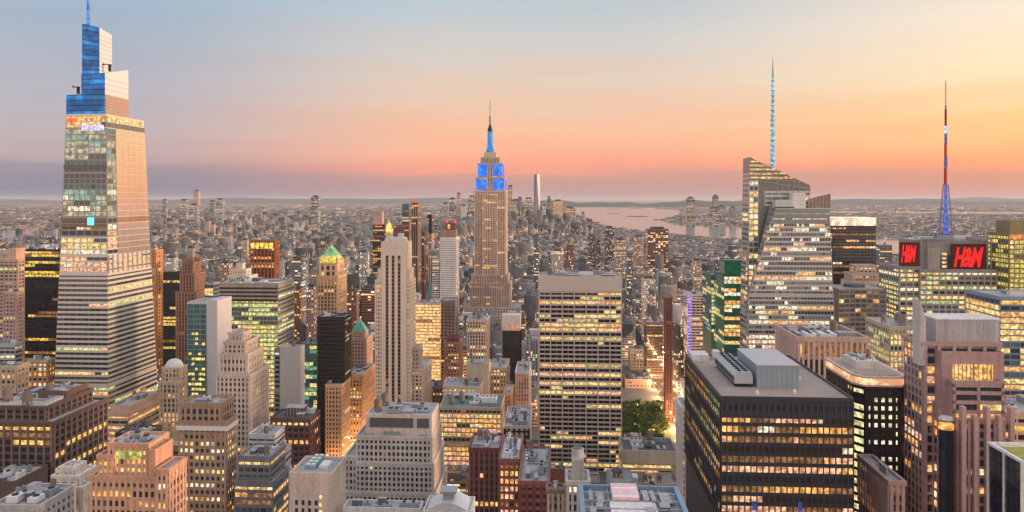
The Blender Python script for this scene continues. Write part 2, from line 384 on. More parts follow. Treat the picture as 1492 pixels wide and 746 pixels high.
    def clutter(s, n=5, box=None, seed=0, mats=(STEEL, WHITE, ROOF_D), hmax=4.5, tank=1):
        q = random.Random(seed + int(s.P[0]*7))
        x0, x1, y0, y1, z = box or s.last
        W_, D_ = x1-x0, y1-y0
        # low curbs / duct runs, then units
        used = []
        for k in range(n*4):
            if len(used) >= n: break
            w = q.uniform(.08, .26)*W_; d = q.uniform(.10, .30)*D_; w = min(w, 14); d = min(d, 14)
            cx = q.uniform(x0+1.5+w/2, x1-1.5-w/2) if W_ > w+3 else (x0+x1)/2; cy = q.uniform(y0+1.5+d/2, y1-1.5-d/2) if D_ > d+3 else (y0+y1)/2
            if any(abs(cx-u[0]) < (w+u[2])/2+.4 and abs(cy-u[1]) < (d+u[3])/2+.4 for u in used): continue
            used.append((cx, cy, w, d)); h = q.uniform(1.2, hmax)
            mb = MB(); t = q.random()
            if t < .25*tank and min(w, d) > 2:
                r = min(w, d, 5)/2; mb.cyl(cx, cy, r, z+1.8, z+1.8+r*2.0)
                tk = s.part('water_tank', mb, wall((.20, .15, .12), .9))
                m2 = MB(); m2.cyl(cx, cy, r*1.05, z+1.8+r*2.0, z+1.8+r*2.7, r1=.05); m2.build('tank_roof', ROOF_D, tk)
                for sx in (-1, 1):
                    for sy in (-1, 1): m2 = MB(); m2.box(cx+sx*r*.6-.15, cx+sx*r*.6+.15, cy+sy*r*.6-.15, cy+sy*r*.6+.15, z, z+1.8); m2.build('leg', BLACKM, tk)
            elif t < .65:
                mb.box(cx-w/2, cx+w/2, cy-d/2, cy+d/2, z+.3, z+h)
                nfan = max(1, int(max(w, d)//3.2)); 
                mb.box(cx-w/2-.2, cx+w/2+.2, cy-d/2+.2, cy+d/2-.2, z, z+.3, 1)
                cu_ = s.part('cooling_unit', mb, [q.choice(mats[:2]), ROOF_D])
                for f in range(nfan):
                    ff = (f+.5)/nfan; m2 = MB()
                    if w > d: m2.cyl(cx-w/2+w*ff, cy, min(d*.36, 1.3), z+h, z+h+.45, 0, 10)
                    else: m2.cyl(cx, cy-d/2+d*ff, min(w*.36, 1.3), z+h, z+h+.45, 0, 10)
                    m2.build('fan', BLACKM, cu_)
            else:
                mb.box(cx-w/2, cx+w/2, cy-d/2, cy+d/2, z, z+h*.8); mb.box(cx-w/2-.25, cx+w/2+.25, cy-d/2-.25, cy+d/2+.25, z+h*.8, z+h*.8+.25, 1)
                s.part('penthouse', mb, [q.choice(mats), ROOF_G])
        for k in range(n):
            mb = MB(); cx, cy = q.uniform(x0+1, x1-1), q.uniform(y0+1, y1-1)
            if q.random() < .5: mb.cyl(cx, cy, .25, z, z+q.uniform(.8, 2), 0, 6)
            else:
                L = q.uniform(3, .5*max(W_, D_))
                if q.random() < .5: mb.box(cx, min(x1-1, cx+L), cy, cy+.5, z+.2, z+.75)
                else: mb.box(cx, cx+.5, cy, min(y1-1, cy+L), z+.2, z+.75)
            s.part('duct_run', mb, STEEL)
    def finish(s, roofmat=None, cap=100):
        s.part('wall', s.w, s.mats)
        for rq in s.roofs+([s.rf] if s.rf.f else []): s.part('roof', rq, roofmat or s.roofmat)
        sel = []
        for k, w in enumerate(s.wins):
            pp = [proj(*s.W(p[0], p[1]), p[2]) for p in w[:4]]
            xs = [p[0] for p in pp]; ys = [p[1] for p in pp]
            pw, ph = max(xs)-min(xs), max(ys)-min(ys)
            cx, cy = sum(xs)/4, sum(ys)/4
            if pw >= 3.2 and ph >= 2.2 and 0 < cx < 1492 and 0 < cy < min(746, s.vb): sel.append((-round(pw*ph), cy, k))
        sel.sort(); chosen = set(k for _, _, k in sel[:cap])
        if 0 < len(s.wins)-len(chosen) <= 8: chosen = set(range(len(s.wins))) if len(s.wins) <= cap else chosen
        rest = MB(); mats = []
        for k, w in enumerate(s.wins):
            a, b, c_, d, m = w
            if k in chosen:
                L = round(float(np.linalg.norm(b-a)), 2); H = round(float(np.linalg.norm(d-a)), 2)
                e = (b-a)/max(L, .01); rect = abs(e[2]) < .01 and abs((d-a)[0]) < .02 and abs((d-a)[1]) < .02
                if rect:
                    ang = round(math.atan2(e[1], e[0]), 3)
                    key = (L, H, m.name)
                    if key not in QCACHE:
                        me = bpy.data.meshes.new('window'); me.from_pydata([(0,0,0), (L,0,0), (L,0,H), (0,0,H)], [], [(0,1,2,3)]); me.materials.append(m); QCACHE[key] = me
                    o = bpy.data.objects.new('window', QCACHE[key]); o.location = tuple(map(float, a)); o.rotation_euler = (0, 0, ang)
                else:
                    me = bpy.data.meshes.new('window'); me.from_pydata([tuple(map(float, p-a)) for p in (a, b, c_, d)], [], [(0,1,2,3)]); me.materials.append(m)
                    o = bpy.data.objects.new('window', me); o.location = tuple(map(float, a))
                COL.objects.link(o); o.parent = s.o
            else:
                if m not in mats: mats.append(m)
                rest.quad(tuple(a), tuple(b), tuple(c_), tuple(d), mats.index(m))
        if rest.f: s.part('window', rest, mats, kind='stuff')
        # footprint & screen box for the procedural fill
        xs, ys = [], []
        for x0, x1, y0, y1 in s.foot:
            for x in (x0, x1):
                for y in (y0, y1):
                    w = s.W(x, y); g = wg(*w); xs.append(g); ys.append(w)
        s.gb = (min(g[0] for g in xs), max(g[0] for g in xs), min(g[1] for g in xs), max(g[1] for g in xs))
        s.pb = (min(CX+F*w[0]/w[1] for w in ys), max(CX+F*w[0]/w[1] for w in ys)); s.ymin = min(w[1] for w in ys)
def dep(b, px1, pxb, sb=0):
    x = b.lx(px1, sb); k = (pxb-CX)/F
    y = (k*(b.P[1]-x*b.s_) - b.P[0] - x*b.c)/(b.s_ - k*b.c)
    return min(max(6, y-sb), 48)
def simple(name, label, cat, px0, px1, pxb, yt, Y, mats, st, side='same', vb=760, n=4, roof=None, pen=None, cl=None, D=None, par=1.2, group=None):
    """One shaft with a flat roof: px0..px1 front face, pxb far edge of the side face."""
    b = B(name, label, cat, px0, Y, mats, vb, group=group)
    mid = (px0+px1)/2 < 811
    d = D or (dep(b, px1, pxb) if mid else dep(b, px0, pxb))
    b.tier(px0, px1, 0, d, yt, st, side, par=par)
    base = b.last
    if pen:      # (fx0, fx1, fy0, fy1, height)
        x0, x1, y0, y1, z = base; W_, D_ = x1-x0, y1-y0
        mb = MB(); a, b2, c_, d_, h = pen
        X0, X1, Y0, Y1 = x0+a*W_, x0+b2*W_, y0+c_*D_, y0+d_*D_
        mb.box(X0, X1, Y0, Y1, z, z+h); mb.box(X0-.4, X1+.4, Y0-.4, Y1+.4, z+h, z+h+.5, 1)
        for k in range(int((X1-X0)/2.2)): mb.box(X0+1+k*2.2, X0+1.3+k*2.2, Y0-.15, Y0, z, z+h, 1)
        b.part('penthouse', mb, [b.mats[0], ROOF_G])
    if n: b.clutter(n, base)
    b.finish(roof); return b

# ---- wall colours (real surface colours, not sunlit values)
TAN = wall((.50, .38, .28)); PINKB = wall((.56, .36, .27)); BEIGE = wall((.58, .48, .39)); PALE = wall((.62, .56, .50))
BRICK = wall((.26, .105, .085)); REDD = wall((.17, .06, .055)); BROWN = wall((.24, .16, .12)); DBROWN = wall((.13, .085, .075))
GREY = wall((.40, .39, .40)); LGREY = wall((.56, .54, .54)); CHAR = wall((.035, .033, .036), .5, .12); ORANGE = wall((.52, .26, .13))
MAUVE = wall((.46, .32, .31)); CONC = wall((.43, .40, .38)); PSTONE = wall((.60, .47, .39)); WSTONE = wall((.60, .55, .51)); GSTONE = wall((.22, .22, .24))
MET = wall((.45, .46, .48), .4, .1, .5, .5)

S_MAS = St(3.7, 3.3, .44, .48, .30)
S_RIB = St(3.9, 4.5, .46, .10, .25, .10, scol=0)
S_CUR = St(3.9, 3.2, .20, .08, .15)
S_PIER = St(3.7, 3.0, .30, .46, .20, .6)

# ===================================================== ONE: tapered glass tower, far left
GLZ = (glass((.05, .07, .075), .1), glass((.03, .04, .05), .1), glass((.08, .09, .09), .15))
SILV = wall((.60, .56, .53), .35, .08, .6, .3); PEACH = wall((.80, .70, .64), .14, .10, .6, .85)
b = B('skyscraper', 'very tall tapered glass tower with stepped blue crown and mast at far left', 'skyscraper', 80, 600, [SILV, wall((.26, .28, .28), .3, .08, .6, .4)], 660)
SOFT = lit((.66, .60, .40), .55, scale=.2); zT = b.lz(165); z0 = 0; dB = 70.0; dT = 46.0
xa0, xa1 = b.lx(80, 0)-1.0, b.lx(160, 0); xb0, xb1 = b.lx(97, 6), b.lx(155, 6)
ctop = [(xb0, 6), (xb1, 6), (xb1+.5, 6+dT+8), (xb0, 6+dT+8)]; cbot = [(xa0-3, -2), (xa1+.8, -2), (xa1+4, dB+2), (xa0-3, dB+2)]
def at(t, k): return (cbot[k][0]*(1-t)+ctop[k][0]*t, cbot[k][1]*(1-t)+ctop[k][1]*t)
def zz(py): return b.lz(py, 3)
b.w.prism(cbot, 0, zT, 0, ctop)
b.foot.append((xa0-3, xa1+4, -2, dB+2))
secs = [(640, 560, St(4.0, 6, .42, .03, .3, .15, [(YEL, 4), (GRN, 2), (AMB, 3)], GLZ, .62, .2, .85)), (560, 398, St(4.0, 6, .46, .03, .3, .15, PAL_Y+[(PNK,4)], GLZ, .16, .03, .8)),
        (398, 372, St(4.2, 6, .30, .10, .3, .2, PAL_P, GLZ, .5, .3)),
        (372, 345, St(4.4, 6, .26, .10, .3, .2, [(PNK, 3), (WHT, 3), (YEL, 2)], GLZ, .75, .4)),
        (345, 316, St(5.4, 7, .22, .10, .3, .2, PAL_P, (DK, MIDG), .25, .1, scol=1)),
        (316, 252, St(4.6, 4.6, .16, .12, .25, .25, [(SOFT, 5), (WHT, 1), (TEAL, 2)], GLZ+(TG,), .6, .28, .6, scol=1)),
        (252, 186, St(5.2, 5.2, .18, .10, .25, .25, [(SOFT, 3), (TEAL, 3)], (TG, MIDG, GLZ[0]), .35, .14, .6, scol=1)),
        (186, 168, St(5.0, 4.6, .16, .10, .25, .25, [(AMB, 3), (YEL, 4), (WHT, 2)], (DK,), .9, .6, .6))]
side_s = {640: St(4.0, 9, .42, .02, .3, .1, PAL_Y, GLZ, .4, .1, .8), 560: St(4.0, 12, .46, .02, .3, .1, PAL_Y, GLZ, .05, .03, .8), 398: St(4.4, 7, .5, .3, .2, .3, PAL_P, GLZ, .3, .2), 372: None, 345: None, 316: None, 252: None, 186: St(6, 6, .10, .06, .2, .2, [(YEL, 3), (WHT, 2)], (MIDG,), .95, .8)}
for y0_, y1_, st in secs:
    za, zb_ = zz(y0_), zz(y1_); ta, tb = za/zT, zb_/zT
    f = lambda t, k, z: (*at(t, k), z)
    A0, A1, B1, B0 = f(ta,0,za), f(ta,1,za), f(tb,1,zb_), f(tb,0,zb_)
    b.facade(A0, A1, B1, B0, st)
    C0, C1, D1, D0 = f(ta,1,za), f(ta,2,za), f(tb,2,zb_), f(tb,1,zb_)
    s2 = side_s[y0_]
    if s2: b.facade(C0, C1, D1, D0, s2)
    else:
        # first bay glazed, then pale reflective panels with thin joints
        L = lambda p, q, t: tuple(p[i]+(q[i]-p[i])*t for i in range(3))
        b.facade(C0, L(C0,C1,.22), L(D0,D1,.22), D0, st)
        mb = MB(); nfl = max(2, round((zb_-za)/5))
        for j in range(nfl):
            u0, u1 = (j+.09)/nfl, (j+.93)/nfl
            for i in range(5):
                i0, i1 = .22+.78*(i+.01)/5, .22+.78*(i+.99)/5
                q = [L(L(C0,C1,ii), L(D0,D1,ii), uu) for ii, uu in ((i0,u0),(i1,u0),(i1,u1),(i0,u1))]
                q = [(p[0]+.35, p[1], p[2]) for p in q]
                mb.poly(q, 1 if y0_ == 345 and j in (2, 4) else 0)
        b.part('reflective_panel', mb, [PEACH, BROWN])
# dark mechanical bands and blue-green light on the front
for (ya, yb, m) in ((331, 326, BROWN), (323, 318, BROWN), (246, 240, glass((.05,.09,.13), .1))):
    mb = MB(); za, zb_ = zz(ya), zz(yb); t = (za+zb_)/2/zT
    p, q = at(t, 0), at(t, 1); mb.box(p[0]-.1, q[0]+.1, p[1]-.6, p[1]-.1, za, zb_); b.part('mechanical_band', mb, m)
mb = MB(); t = zz(323)/zT; p = at(t, 0); xm = b.lx(133, p[1]); mb.box(xm-2.6, xm+2.6, p[1]-1.1, p[1]-.6, zz(328), zz(317)); b.part('cyan_beacon', mb, glow((.15, .85, .95), 1.1))
mb = MB(); t = zz(186)/zT; p = at(t, 0); mb.box(b.lx(120, p[1]), b.lx(152, p[1]), p[1]-1.0, p[1]-.6, zz(190), zz(182)); b.part('light_band', mb, lit((.72, .62, 1), 1.0, scale=1.2))
mb = MB(); mb.box(b.lx(97.5, p[1]), b.lx(112, p[1]), p[1]-1.0, p[1]-.6, zz(178), zz(172)); b.part('red_light_band', mb, lit((1, .16, .06), 1.0, scale=1.2))
# crown
BLU = lit((.004, .115, .34), .9, 'blue_light_glass', .12, .6); BLU2 = lit((.012, .20, .52), .9, 'blue_light_glass', .12, .6); BLUD = glass((.02, .06, .16), .1)
CRW = wall((.60, .61, .68), .4, .05, .5, .2)
def crown(px0, px1, sb, d, ya, yb, yr=None, yf=None, nf=8, rev=1.0):
    """lit glass fin box: front top row ya (left)..yb (right), back-right top row yr"""
    x0, x1 = b.lx(px0, sb), b.lx(px1, sb); zb = zT-1; 
    if yf: zb = b.lz(yf, sb)
    zl, zr = b.lz(ya, sb), b.lz(yb, sb); zk = b.lz(yr, sb+d) if yr else zr
    mb = MB()
    mb.hexa([(x0,sb,zb),(x1,sb,zb),(x1,sb+d,zb),(x0,sb+d,zb),(x0,sb,zl),(x1,sb,zr),(x1,sb+d,zk),(x0,sb+d,zl)], 0)
    H = (zl+zr)/2-zb; n = max(3, int(H/4))
    for j in range(n):      # lit front bands
        a_, c_ = zb+(zl-zb)*j/n, zb+(zl-zb)*(j+.78)/n; a2, c2 = zb+(zr-zb)*j/n, zb+(zr-zb)*(j+.78)/n
        mb.hexa([(x0,sb-.5,a_),(x1,sb-.5,a2),(x1,sb-.05,a2),(x0,sb-.05,a_),(x0,sb-.5,c_),(x1,sb-.5,c2),(x1,sb-.05,c2),(x0,sb-.05,c_)], 1 if j % 3 else 3)
        if j: mb.box(x1+.05, x1+.35, sb, sb+d, zb+(min(zk, zr)-zb)*j/n-.2, zb+(min(zk, zr)-zb)*j/n+.2, 2)
    mb.hexa([(x0,sb-.3,zb),(x1,sb-.3,zb),(x1,sb-.02,zb),(x0,sb-.02,zb),(x0,sb-.3,zl),(x1,sb-.3,zr),(x1,sb-.02,zr),(x0,sb-.02,zl)], 4)
    b.part('lit_crown', mb, [CRW, BLU, SILV, BLU2, lit((.003, .06, .17), .9, 'blue_light_glass', .12, .6)])
crown(97, 121, 8, 24, 139, 137)
crown(119, 153, 6.5, dep(b, 153, 187, 6.5), 108, 107, 103)
x1c = b.lx(153, 6.5); dc = dep(b, 153, 187, 6.5); mb = MB()
for k in range(6): mb.box(x1c+.4, x1c+.6, 6.8, 6.2+dc, zT+.5+k*2.6, zT+2.7+k*2.6)
b.part('bronze_panel', mb, wall((.34, .24, .20), .4, .1))
crown(120, 145, 10, dep(b, 145, 163, 10), 35, 41, 52, yf=109)
mb = MB(); xm = b.lx(128.5, 16); mb.cyl(xm, 16, 1.5, b.lz(42, 16), b.lz(-25, 16), 0, 8, .7); b.part('mast', mb, lit((.01, .24, .65), 1.0, 'blue_light_glass'))
for (px, py, r) in ((160, 96, 1), (114, 128, -1)):
    mb = MB(); x = b.lx(px, 14); z = b.lz(py, 14); mb.box(x-.8, x+.8, 13, 15, z-5, z+.6); mb.box(x-6 if r > 0 else x-5, x+1.4, 14, 14.6, z+.3, z+1.0); mb.box(x-6 if r > 0 else x-5, x-5 if r > 0 else x-4.2, 13.6, 15, z+.6, z+1.6); b.part('maintenance_crane', mb, BLACKM)
b.finish(cap=100)
# stepped podium wing to its right foot
b = B('office_building', 'low stepped striped podium at the right foot of the tapered glass tower', 'building', 150, 560, [PINKB, SILV], 650)
b.tier(150, 187, 0, dep(b, 187, 232), 600, St(4.2, 6, .5, .05, .5, .2, PAL_P+[(YEL,3)], GLZ, .5, .3), par=1)
b.tier(0, 0, 6, 40, 590, St(4.2, 9, .5, .03, .3, .2, PAL_P, GLZ, .3, .2), x0=b.last[0]+2, x1=b.last[1]-2, zb=b.last[4]); b.clutter(3); b.finish()

# ===================================================== left edge group
simple('office_tower', 'black glass tower with yellow lit floors left of the tapered glass tower', 'tower', 36, 96, 110, 363, 860, CHAR, St(3.9, 4.2, .26, .08, .12, .12, [(lit((1,.62,.10), .85), 3), (DIM, 2)], (DK, glass((.015,.02,.035))), .20, .05, .8), vb=515, n=3)
b = B('apartment_tower', 'pinkish tan tower with teal glass upper floors at the left edge', 'tower', -60, 800, [PINKB, PINKB], 500)
b.tier(-60, 26, 0, dep(b, 26, 36), 377, St(3.8, 5, .4, .25, .2, .2, PAL_G, (TG, MIDG), .12, .1)); b.tier(12, 23, 4, 14, 362, None, zb=b.last[4]); b.finish()
simple('apartment_tower', 'pink brick apartment tower in front of the teal-topped one at left edge', 'tower', 4, 24, 35, 425, 720, [PINKB, MAUVE], S_MAS.but(floor=.08, win=.10), vb=505, n=2)
simple('office_building', 'grey flat roofed block by the left edge below the pink apartment tower', 'building', -30, 22, 32, 500, 640, [GREY, GREY], S_RIB, vb=530, n=4)
b = simple('stone_building', 'orange lit stone block with slate roof at the left edge', 'building', -50, 24, 42, 532, 560, [TAN, TAN], S_MAS.but(bw=4.2, fh=4.2, pr=.4, pal=PAL_W, floor=.5, win=.35), vb=580, n=3, roof=wall((.10, .15, .17)))
b = simple('stone_building', 'orange lit stone block with dark slate roof beside the tapered glass tower', 'building', 40, 70, 80, 524, 610, [TAN, ORANGE], S_MAS.but(bw=4.2, fh=4.2, pr=.4, floor=.6, win=.5), vb=560, n=3, roof=wall((.09, .14, .16)))
# big dark gridded building
b = B('office_building', 'wide dark brown gridded office block with lit floors at lower left', 'building', -40, 400, [DBROWN, wall((.22, .14, .12))], 705)
SG = St(3.9, 4.6, .34, .22, .45, .8, [(lit((1,.58,.14), .95), 4), (DIM, 2)], (DK,), .16, .01, .9)
b.tier(-40, 77, 0, dep(b, 77, 156), 612, SG, par=1.2); l = b.last
b.tier(0, 0, 10, 0, 590, SG, x0=l[0], x1=l[1]-8, zb=l[4]) if 0 else None
b.tier(0, 0, 5, l[3]-l[2]-9, 590, SG.but(floor=.05), x0=l[0]+2, x1=l[1]-7, zb=l[4]); b.clutter(10, hmax=3.2)
b.tier(0, 0, 24, 20, 569, None, x0=l[1]-26, x1=l[1]-9, zb=b.last[4]); b.clutter(3); b.finish(ROOF_T)
simple('low_building', 'small dark low roof at the lower left corner', 'building', -30, 22, 50, 700, 370, DBROWN, None, n=5, D=24)
b = B('stone_building', 'small white stepped building with dark top windows at lower left', 'building', 66, 330, [PALE, PALE], 760)
b.tier(66, 120, 0, dep(b, 120, 131), 708, S_MAS.but(bw=3.6, sp=.5, pr=.55, floor=.02, win=.04)); b.tier(76, 114, 2.5, 13, 692, S_MAS.but(bw=3.6, floor=0, win=0), zb=b.last[4]); b.tier(86, 108, 5, 8, 680, S_MAS.but(bw=2.4, floor=0, win=0), zb=b.last[4]); b.clutter(2, hmax=2); b.finish(WHITE)
simple('low_building', 'low pale roof cluttered with units in front of the dark gridded block', 'building', -10, 58, 66, 734, 300, GREY, S_MAS, n=16, D=22, roof=ROOF_G)

# salmon brick building
b = B('brick_building', 'salmon orange brick building with buttressed wings at the bottom left', 'building', 132, 300, [wall((.55, .30, .20)), wall((.60, .36, .26))], 760)
ss = St(3.9, 2.6, .40, .42, .3, .5, PAL_W+[(YEL,4)], (DK, MIDG), .35, .22)
b.tier(132, 236, 0, dep(b, 236, 255), 692, ss); l = b.last
b.tier(143, 166, 1.5, 15, 662, ss.but(win=.05), zb=l[4]); b.tier(158, 216, 3, 15, 645, ss.but(fh=4.5), zb=l[4]); b.clutter(4, hmax=2.5)
b.tier(216, 226, 1.5, 14, 655, None, zb=l[4]); b.tier(228, 245, -1, 14, 683, ss, zb=l[4]-20)
mb = MB(); mb.box(b.lx(168, 2.4), b.lx(206, 2.4), 2.2, 2.6, b.lz(668, 2.4), b.lz(656, 2.4)); b.part('lit_panel', mb, lit((.62, .62, .16), .75))
b.finish(ROOF_G)
# tan tower with white cornice
b = B('apartment_tower', 'tan brick tower with a white cornice and lit windows, lower left of centre', 'tower', 260, 380, [wall((.36, .25, .18)), wall((.40, .28, .21))], 760)
s1 = St(3.6, 3.0, .46, .44, .25, .3, PAL_W+[(YEL,4)], (DK,), .28, .16, .6)
b.tier(260, 330, 0, dep(b, 330, 344), 612, s1, par=2.4); l = b.last
b.tier(262, 322, 1.5, 15, 586, St(6, 3, .3, .4, .2, .3, PAL_W, (DK,), 0, .02), zb=l[4], par=1.5); b.clutter(3, hmax=2.5)
mb = MB(); mb.box(l[0]-.9, l[1]+.9, l[2]-.9, l[3]+.9, l[4]-2.6, l[4]-.4); b.part('cornice', mb, wall((.72, .68, .66), .7, .08))
b.finish()
simple('office_building', 'dark roofed block between the salmon brick building and the tan tower', 'building', 205, 262, 272, 648, 420, [BROWN, DBROWN], S_RIB.but(floor=.2), n=9, roof=ROOF_D)
simple('office_building', 'dark low block with cluttered roof behind the salmon brick building', 'building', 168, 215, 236, 630, 470, DBROWN, S_RIB, n=9, roof=ROOF_G)
# domed tan building beside the glass tower
b = B('stone_building', 'golden lit stone tower with a pale domed top right of the tapered glass tower', 'building', 232, 540, [TAN, TAN], 616)
sg = S_MAS.but(fh=3.6, bw=3.0, pr=.5, sp=.3, pal=[(AMB, 4), (DIM, 4)], floor=.3, win=.3)
b.tier(232, 262, 0, dep(b, 262, 272), 556, sg); l = b.last
b.tier(236, 262, 2, 10, 535, sg, zb=l[4], par=.5); l2 = b.last
mb = MB(); n = 8; cx, cy = (l2[0]+l2[1])/2, (l2[2]+l2[3])/2; rx = (l2[1]-l2[0])/2
for k in range(5):
    a0, a1 = k*pi/2/5, (k+1)*pi/2/5
    mb.prism([(cx+rx*cos(a0)*cos(t*pi/6), cy+4.8*cos(a0)*sin(t*pi/6)) for t in range(12)], l2[4]+6*sin(a0), l2[4]+6*sin(a1), 0, [(cx+rx*cos(a1)*cos(t*pi/6)*1.0001+.01, cy+4.8*cos(a1)*sin(t*pi/6)) for t in range(12)])
b.part('dome', mb, LGREY); b.finish()
# orange slab and neighbours behind
simple('apartment_tower', 'narrow orange brick slab rising just right of the tapered glass tower', 'tower', 205, 227, 237, 364, 800, [ORANGE, ORANGE], S_MAS.but(bw=4, sp=.4, pr=.5, win=.02), vb=520, n=2)
simple('office_tower', 'dark low-lit tower between the orange slab and the brown stepped tower', 'tower', 228, 262, 268, 396, 870, CHAR, St(3.9, 4.2, .3, .1, .12, .12, [(lit((1,.6,.12), .8), 3), (DIM, 3)], (DK,), .22, .05, .8), vb=530, n=3)
b = B('stone_tower', 'brown art deco tower with stepped buttressed crown behind the left towers', 'tower', 256, 780, [wall((.30, .17, .12)), wall((.34, .20, .14))], 530)
sp_ = St(3.7, 3.2, .2, .5, .15, .5, [(AMB, 2), (DIM, 3)], (DK, glass((.05,.03,.03), .2)), .03, .03)
b.tier(256, 287, 0, dep(b, 287, 298), 425, sp_); b.tier(262, 284, 2, 22, 398, sp_, zb=b.last[4]); b.tier(265, 282, 4, 16, 382, sp_, zb=b.last[4]); l = b.last
for f in (0, .22, .44, .66, .88):
    x = l[0]+(l[1]-l[0])*f; b.w.box(x, x+1.6, l[2]-.8, l[2]+1, l[4], l[4]+5); b.w.box(x, x+1.6, l[3]-1, l[3]+.8, l[4], l[4]+5)
b.finish()
simple('office_tower', 'slender blue grey glass tower peeking over the teal glass building', 'tower', 298, 311, 319, 412, 760, [GREY, STEEL], S_CUR.but(dark=(DKB, MIDG)), vb=450, n=1)
# teal glass front + concrete side
b = B('office_tower', 'tower with teal glass front and blank pale concrete side, left of centre', 'tower', 273, 600, [wall((.46, .46, .50), .8, .06), STEEL], 585)
b.tier(273, 301, 0, dep(b, 316, 338), 440, St(4.2, 5, .06, .05, .1, .1, [(YEL, 3), (AMB, 3)], (TG, glass((.06,.12,.14), .08)), .0, .0), side=None); l = b.last
x2 = b.lx(316, 0); b.w.box(l[1]+.05, x2, .6, l[3]-.6, 0, l[4]+2.4)
q = random.Random(5)
mb = MB()
for j in range(14):
    for i in range(5):
        if q.random() < (.62 if j < 9 else .12):
            z = b.lz(583, 0)+j*4.1; x = l[0]+1+i*(l[1]-l[0]-2)/5
            mb.box(x, x+(l[1]-l[0]-2)/5*.85, -.28, -.2, z, z+2.0)
b.part('lit_window', mb, lit((1, .72, .18), 1.0), kind='stuff')
b.finish()
# green-gold glass building
b = B('office_tower', 'broad green and gold lit glass office tower with dark banded top', 'tower', 320, 680, [wall((.30, .28, .24)), wall((.30, .30, .26))], 620)
sg = St(4.0, 3.4, .30, .10, .2, .25, [(GRN, 4), (YEL, 4), (lit((.85,.75,.2), .8), 3)], (TG, MIDG), .5, .3, .7)
b.tier(320, 405, 0, dep(b, 405, 428), 412, sg, St(4.0, 5, .52, .05, .3, .1, [(GRN, 2), (WHT, 2)], (MIDG, DK), .3, .2), par=2); l = b.last
for k in range(4): b.w.box(l[0]-.7, l[1]+.7, -.9, 0, l[4]-2-k*3.6, l[4]-.2-k*3.6, 0)
b.part('dark_band', (lambda m: (m.box(l[0]+.2, l[1]-.2, -.5, 0, l[4]-15, l[4]-.5), m)[1])(MB()), CHAR)
b.clutter(7); b.finish(WHITE)
b = B('stone_building', 'pale stone building with ornate stepped roof behind the green gold glass tower', 'building', 332, 800, [PALE, PALE], 412)
b.tier(332, 362, 0, 24, 402, S_MAS); b.tier(338, 358, 3, 14, 392, S_MAS, zb=b.last[4]); b.tier(344, 353, 5, 8, 384, None, zb=b.last[4]); b.finish()
# red brick lit crown
b = B('brick_tower', 'red brown tower with glowing yellow top floor left of centre skyline', 'tower', 364, 960, [wall((.26, .09, .05)), wall((.30, .11, .06))], 412)
b.tier(364, 401, 0, dep(b, 401, 407), 351, St(3.8, 5, .22, .34, .15, .5, [(DIM, 3), (AMB, 2)], (DK, glass((.06,.03,.02))), .2, .12)); l = b.last
for i in range(5): mb = MB(); mb.box(l[0]+1.5+i*(l[1]-l[0]-3)/5, l[0]+1.5+(i+.8)*(l[1]-l[0]-3)/5, -.75, -.66, l[4]-9, l[4]-1.4); b.part('lit_window', mb, lit((1, .66, .10), 1.15))
b.finish()
# French-style piered stone tower
b = B('stone_tower', 'pale stone tower with piers and a stepped crown of dark openings', 'tower', 315, 500, [wall((.50, .42, .36)), wall((.55, .46, .40))], 648)
sf = St(3.7, 2.9, .42, .46, .2, .55, PAL_W+[(YEL,3)], (DK,), .08, .10)
b.tier(315, 364, 0, dep(b, 364, 391), 545, sf); l = b.last
b.tier(320, 360, 2, 26, 515, sf.but(fh=6, win=.03, floor=.05), zb=l[4]); b.tier(326, 358, 4, 20, 497, sf.but(fh=5, win=.03, floor=0), zb=b.last[4]); b.tier(333, 354, 7, 12, 484, sf.but(fh=5, win=0, floor=0), zb=b.last[4]); b.clutter(2, hmax=2); l = b.last
b.finish()
# dark ziggurat in front
b = B('office_building', 'dark grey stepped office block with lit strip windows at bottom left of centre', 'building', 342, 370, [wall((.20, .20, .22)), wall((.26, .26, .28))], 760)
sz = St(3.8, 3.4, .42, .12, .3, .2, [(AMB, 3), (YEL, 3), (DIM, 1)], (DK, MIDG), .22, .03, .85)
b.tier(342, 398, 0, dep(b, 398, 420), 700, sz); l = b.last; b.tier(342, 394, 3, 20, 664, sz.but(floor=.1), zb=l[4], x0=l[0]+.5); b.clutter(4)
b.finish(ROOF_G)
b = B('office_building', 'light grey terraced upper block behind the dark stepped office block', 'building', 352, 430, [LGREY, LGREY], 665)
b.tier(352, 408, 0, dep(b, 408, 424), 660, S_RIB.but(floor=.15)); l = b.last; b.tier(362, 400, 3, 16, 632, S_RIB.but(floor=.02, win=.02), zb=l[4]); b.clutter(3); b.finish()
# grey concrete slab and park glass
simple('office_tower', 'blank grey concrete slab with a dark left strip, left of centre', 'tower', 408, 438, 444, 505, 600, [wall((.42, .40, .39), .8, .06), wall((.2, .19, .2))], St(4.2, 30, .05, .0, .05, .05, dark=(wall((.42, .40, .39), .8, .06),), pal=[(wall((.42, .40, .39), .8, .06), 1)]), vb=640, n=2, side=None)
simple('office_building', 'dark strip fronted block hugging the grey concrete slab', 'building', 400, 408, 412, 508, 602, [GSTONE, GSTONE], S_RIB.but(floor=0), vb=640, n=0)
simple('office_building', 'green glass block with yellow lit rooms behind the grey concrete slab', 'building', 440, 462, 476, 500, 690, [TG, TG], St(4, 4, .14, .08, .1, .15, [(GRN, 4), (YEL, 3), (lit((.2,.6,.35), .5), 2)], (TG, DKB), .35, .3, .5), vb=640, n=3)
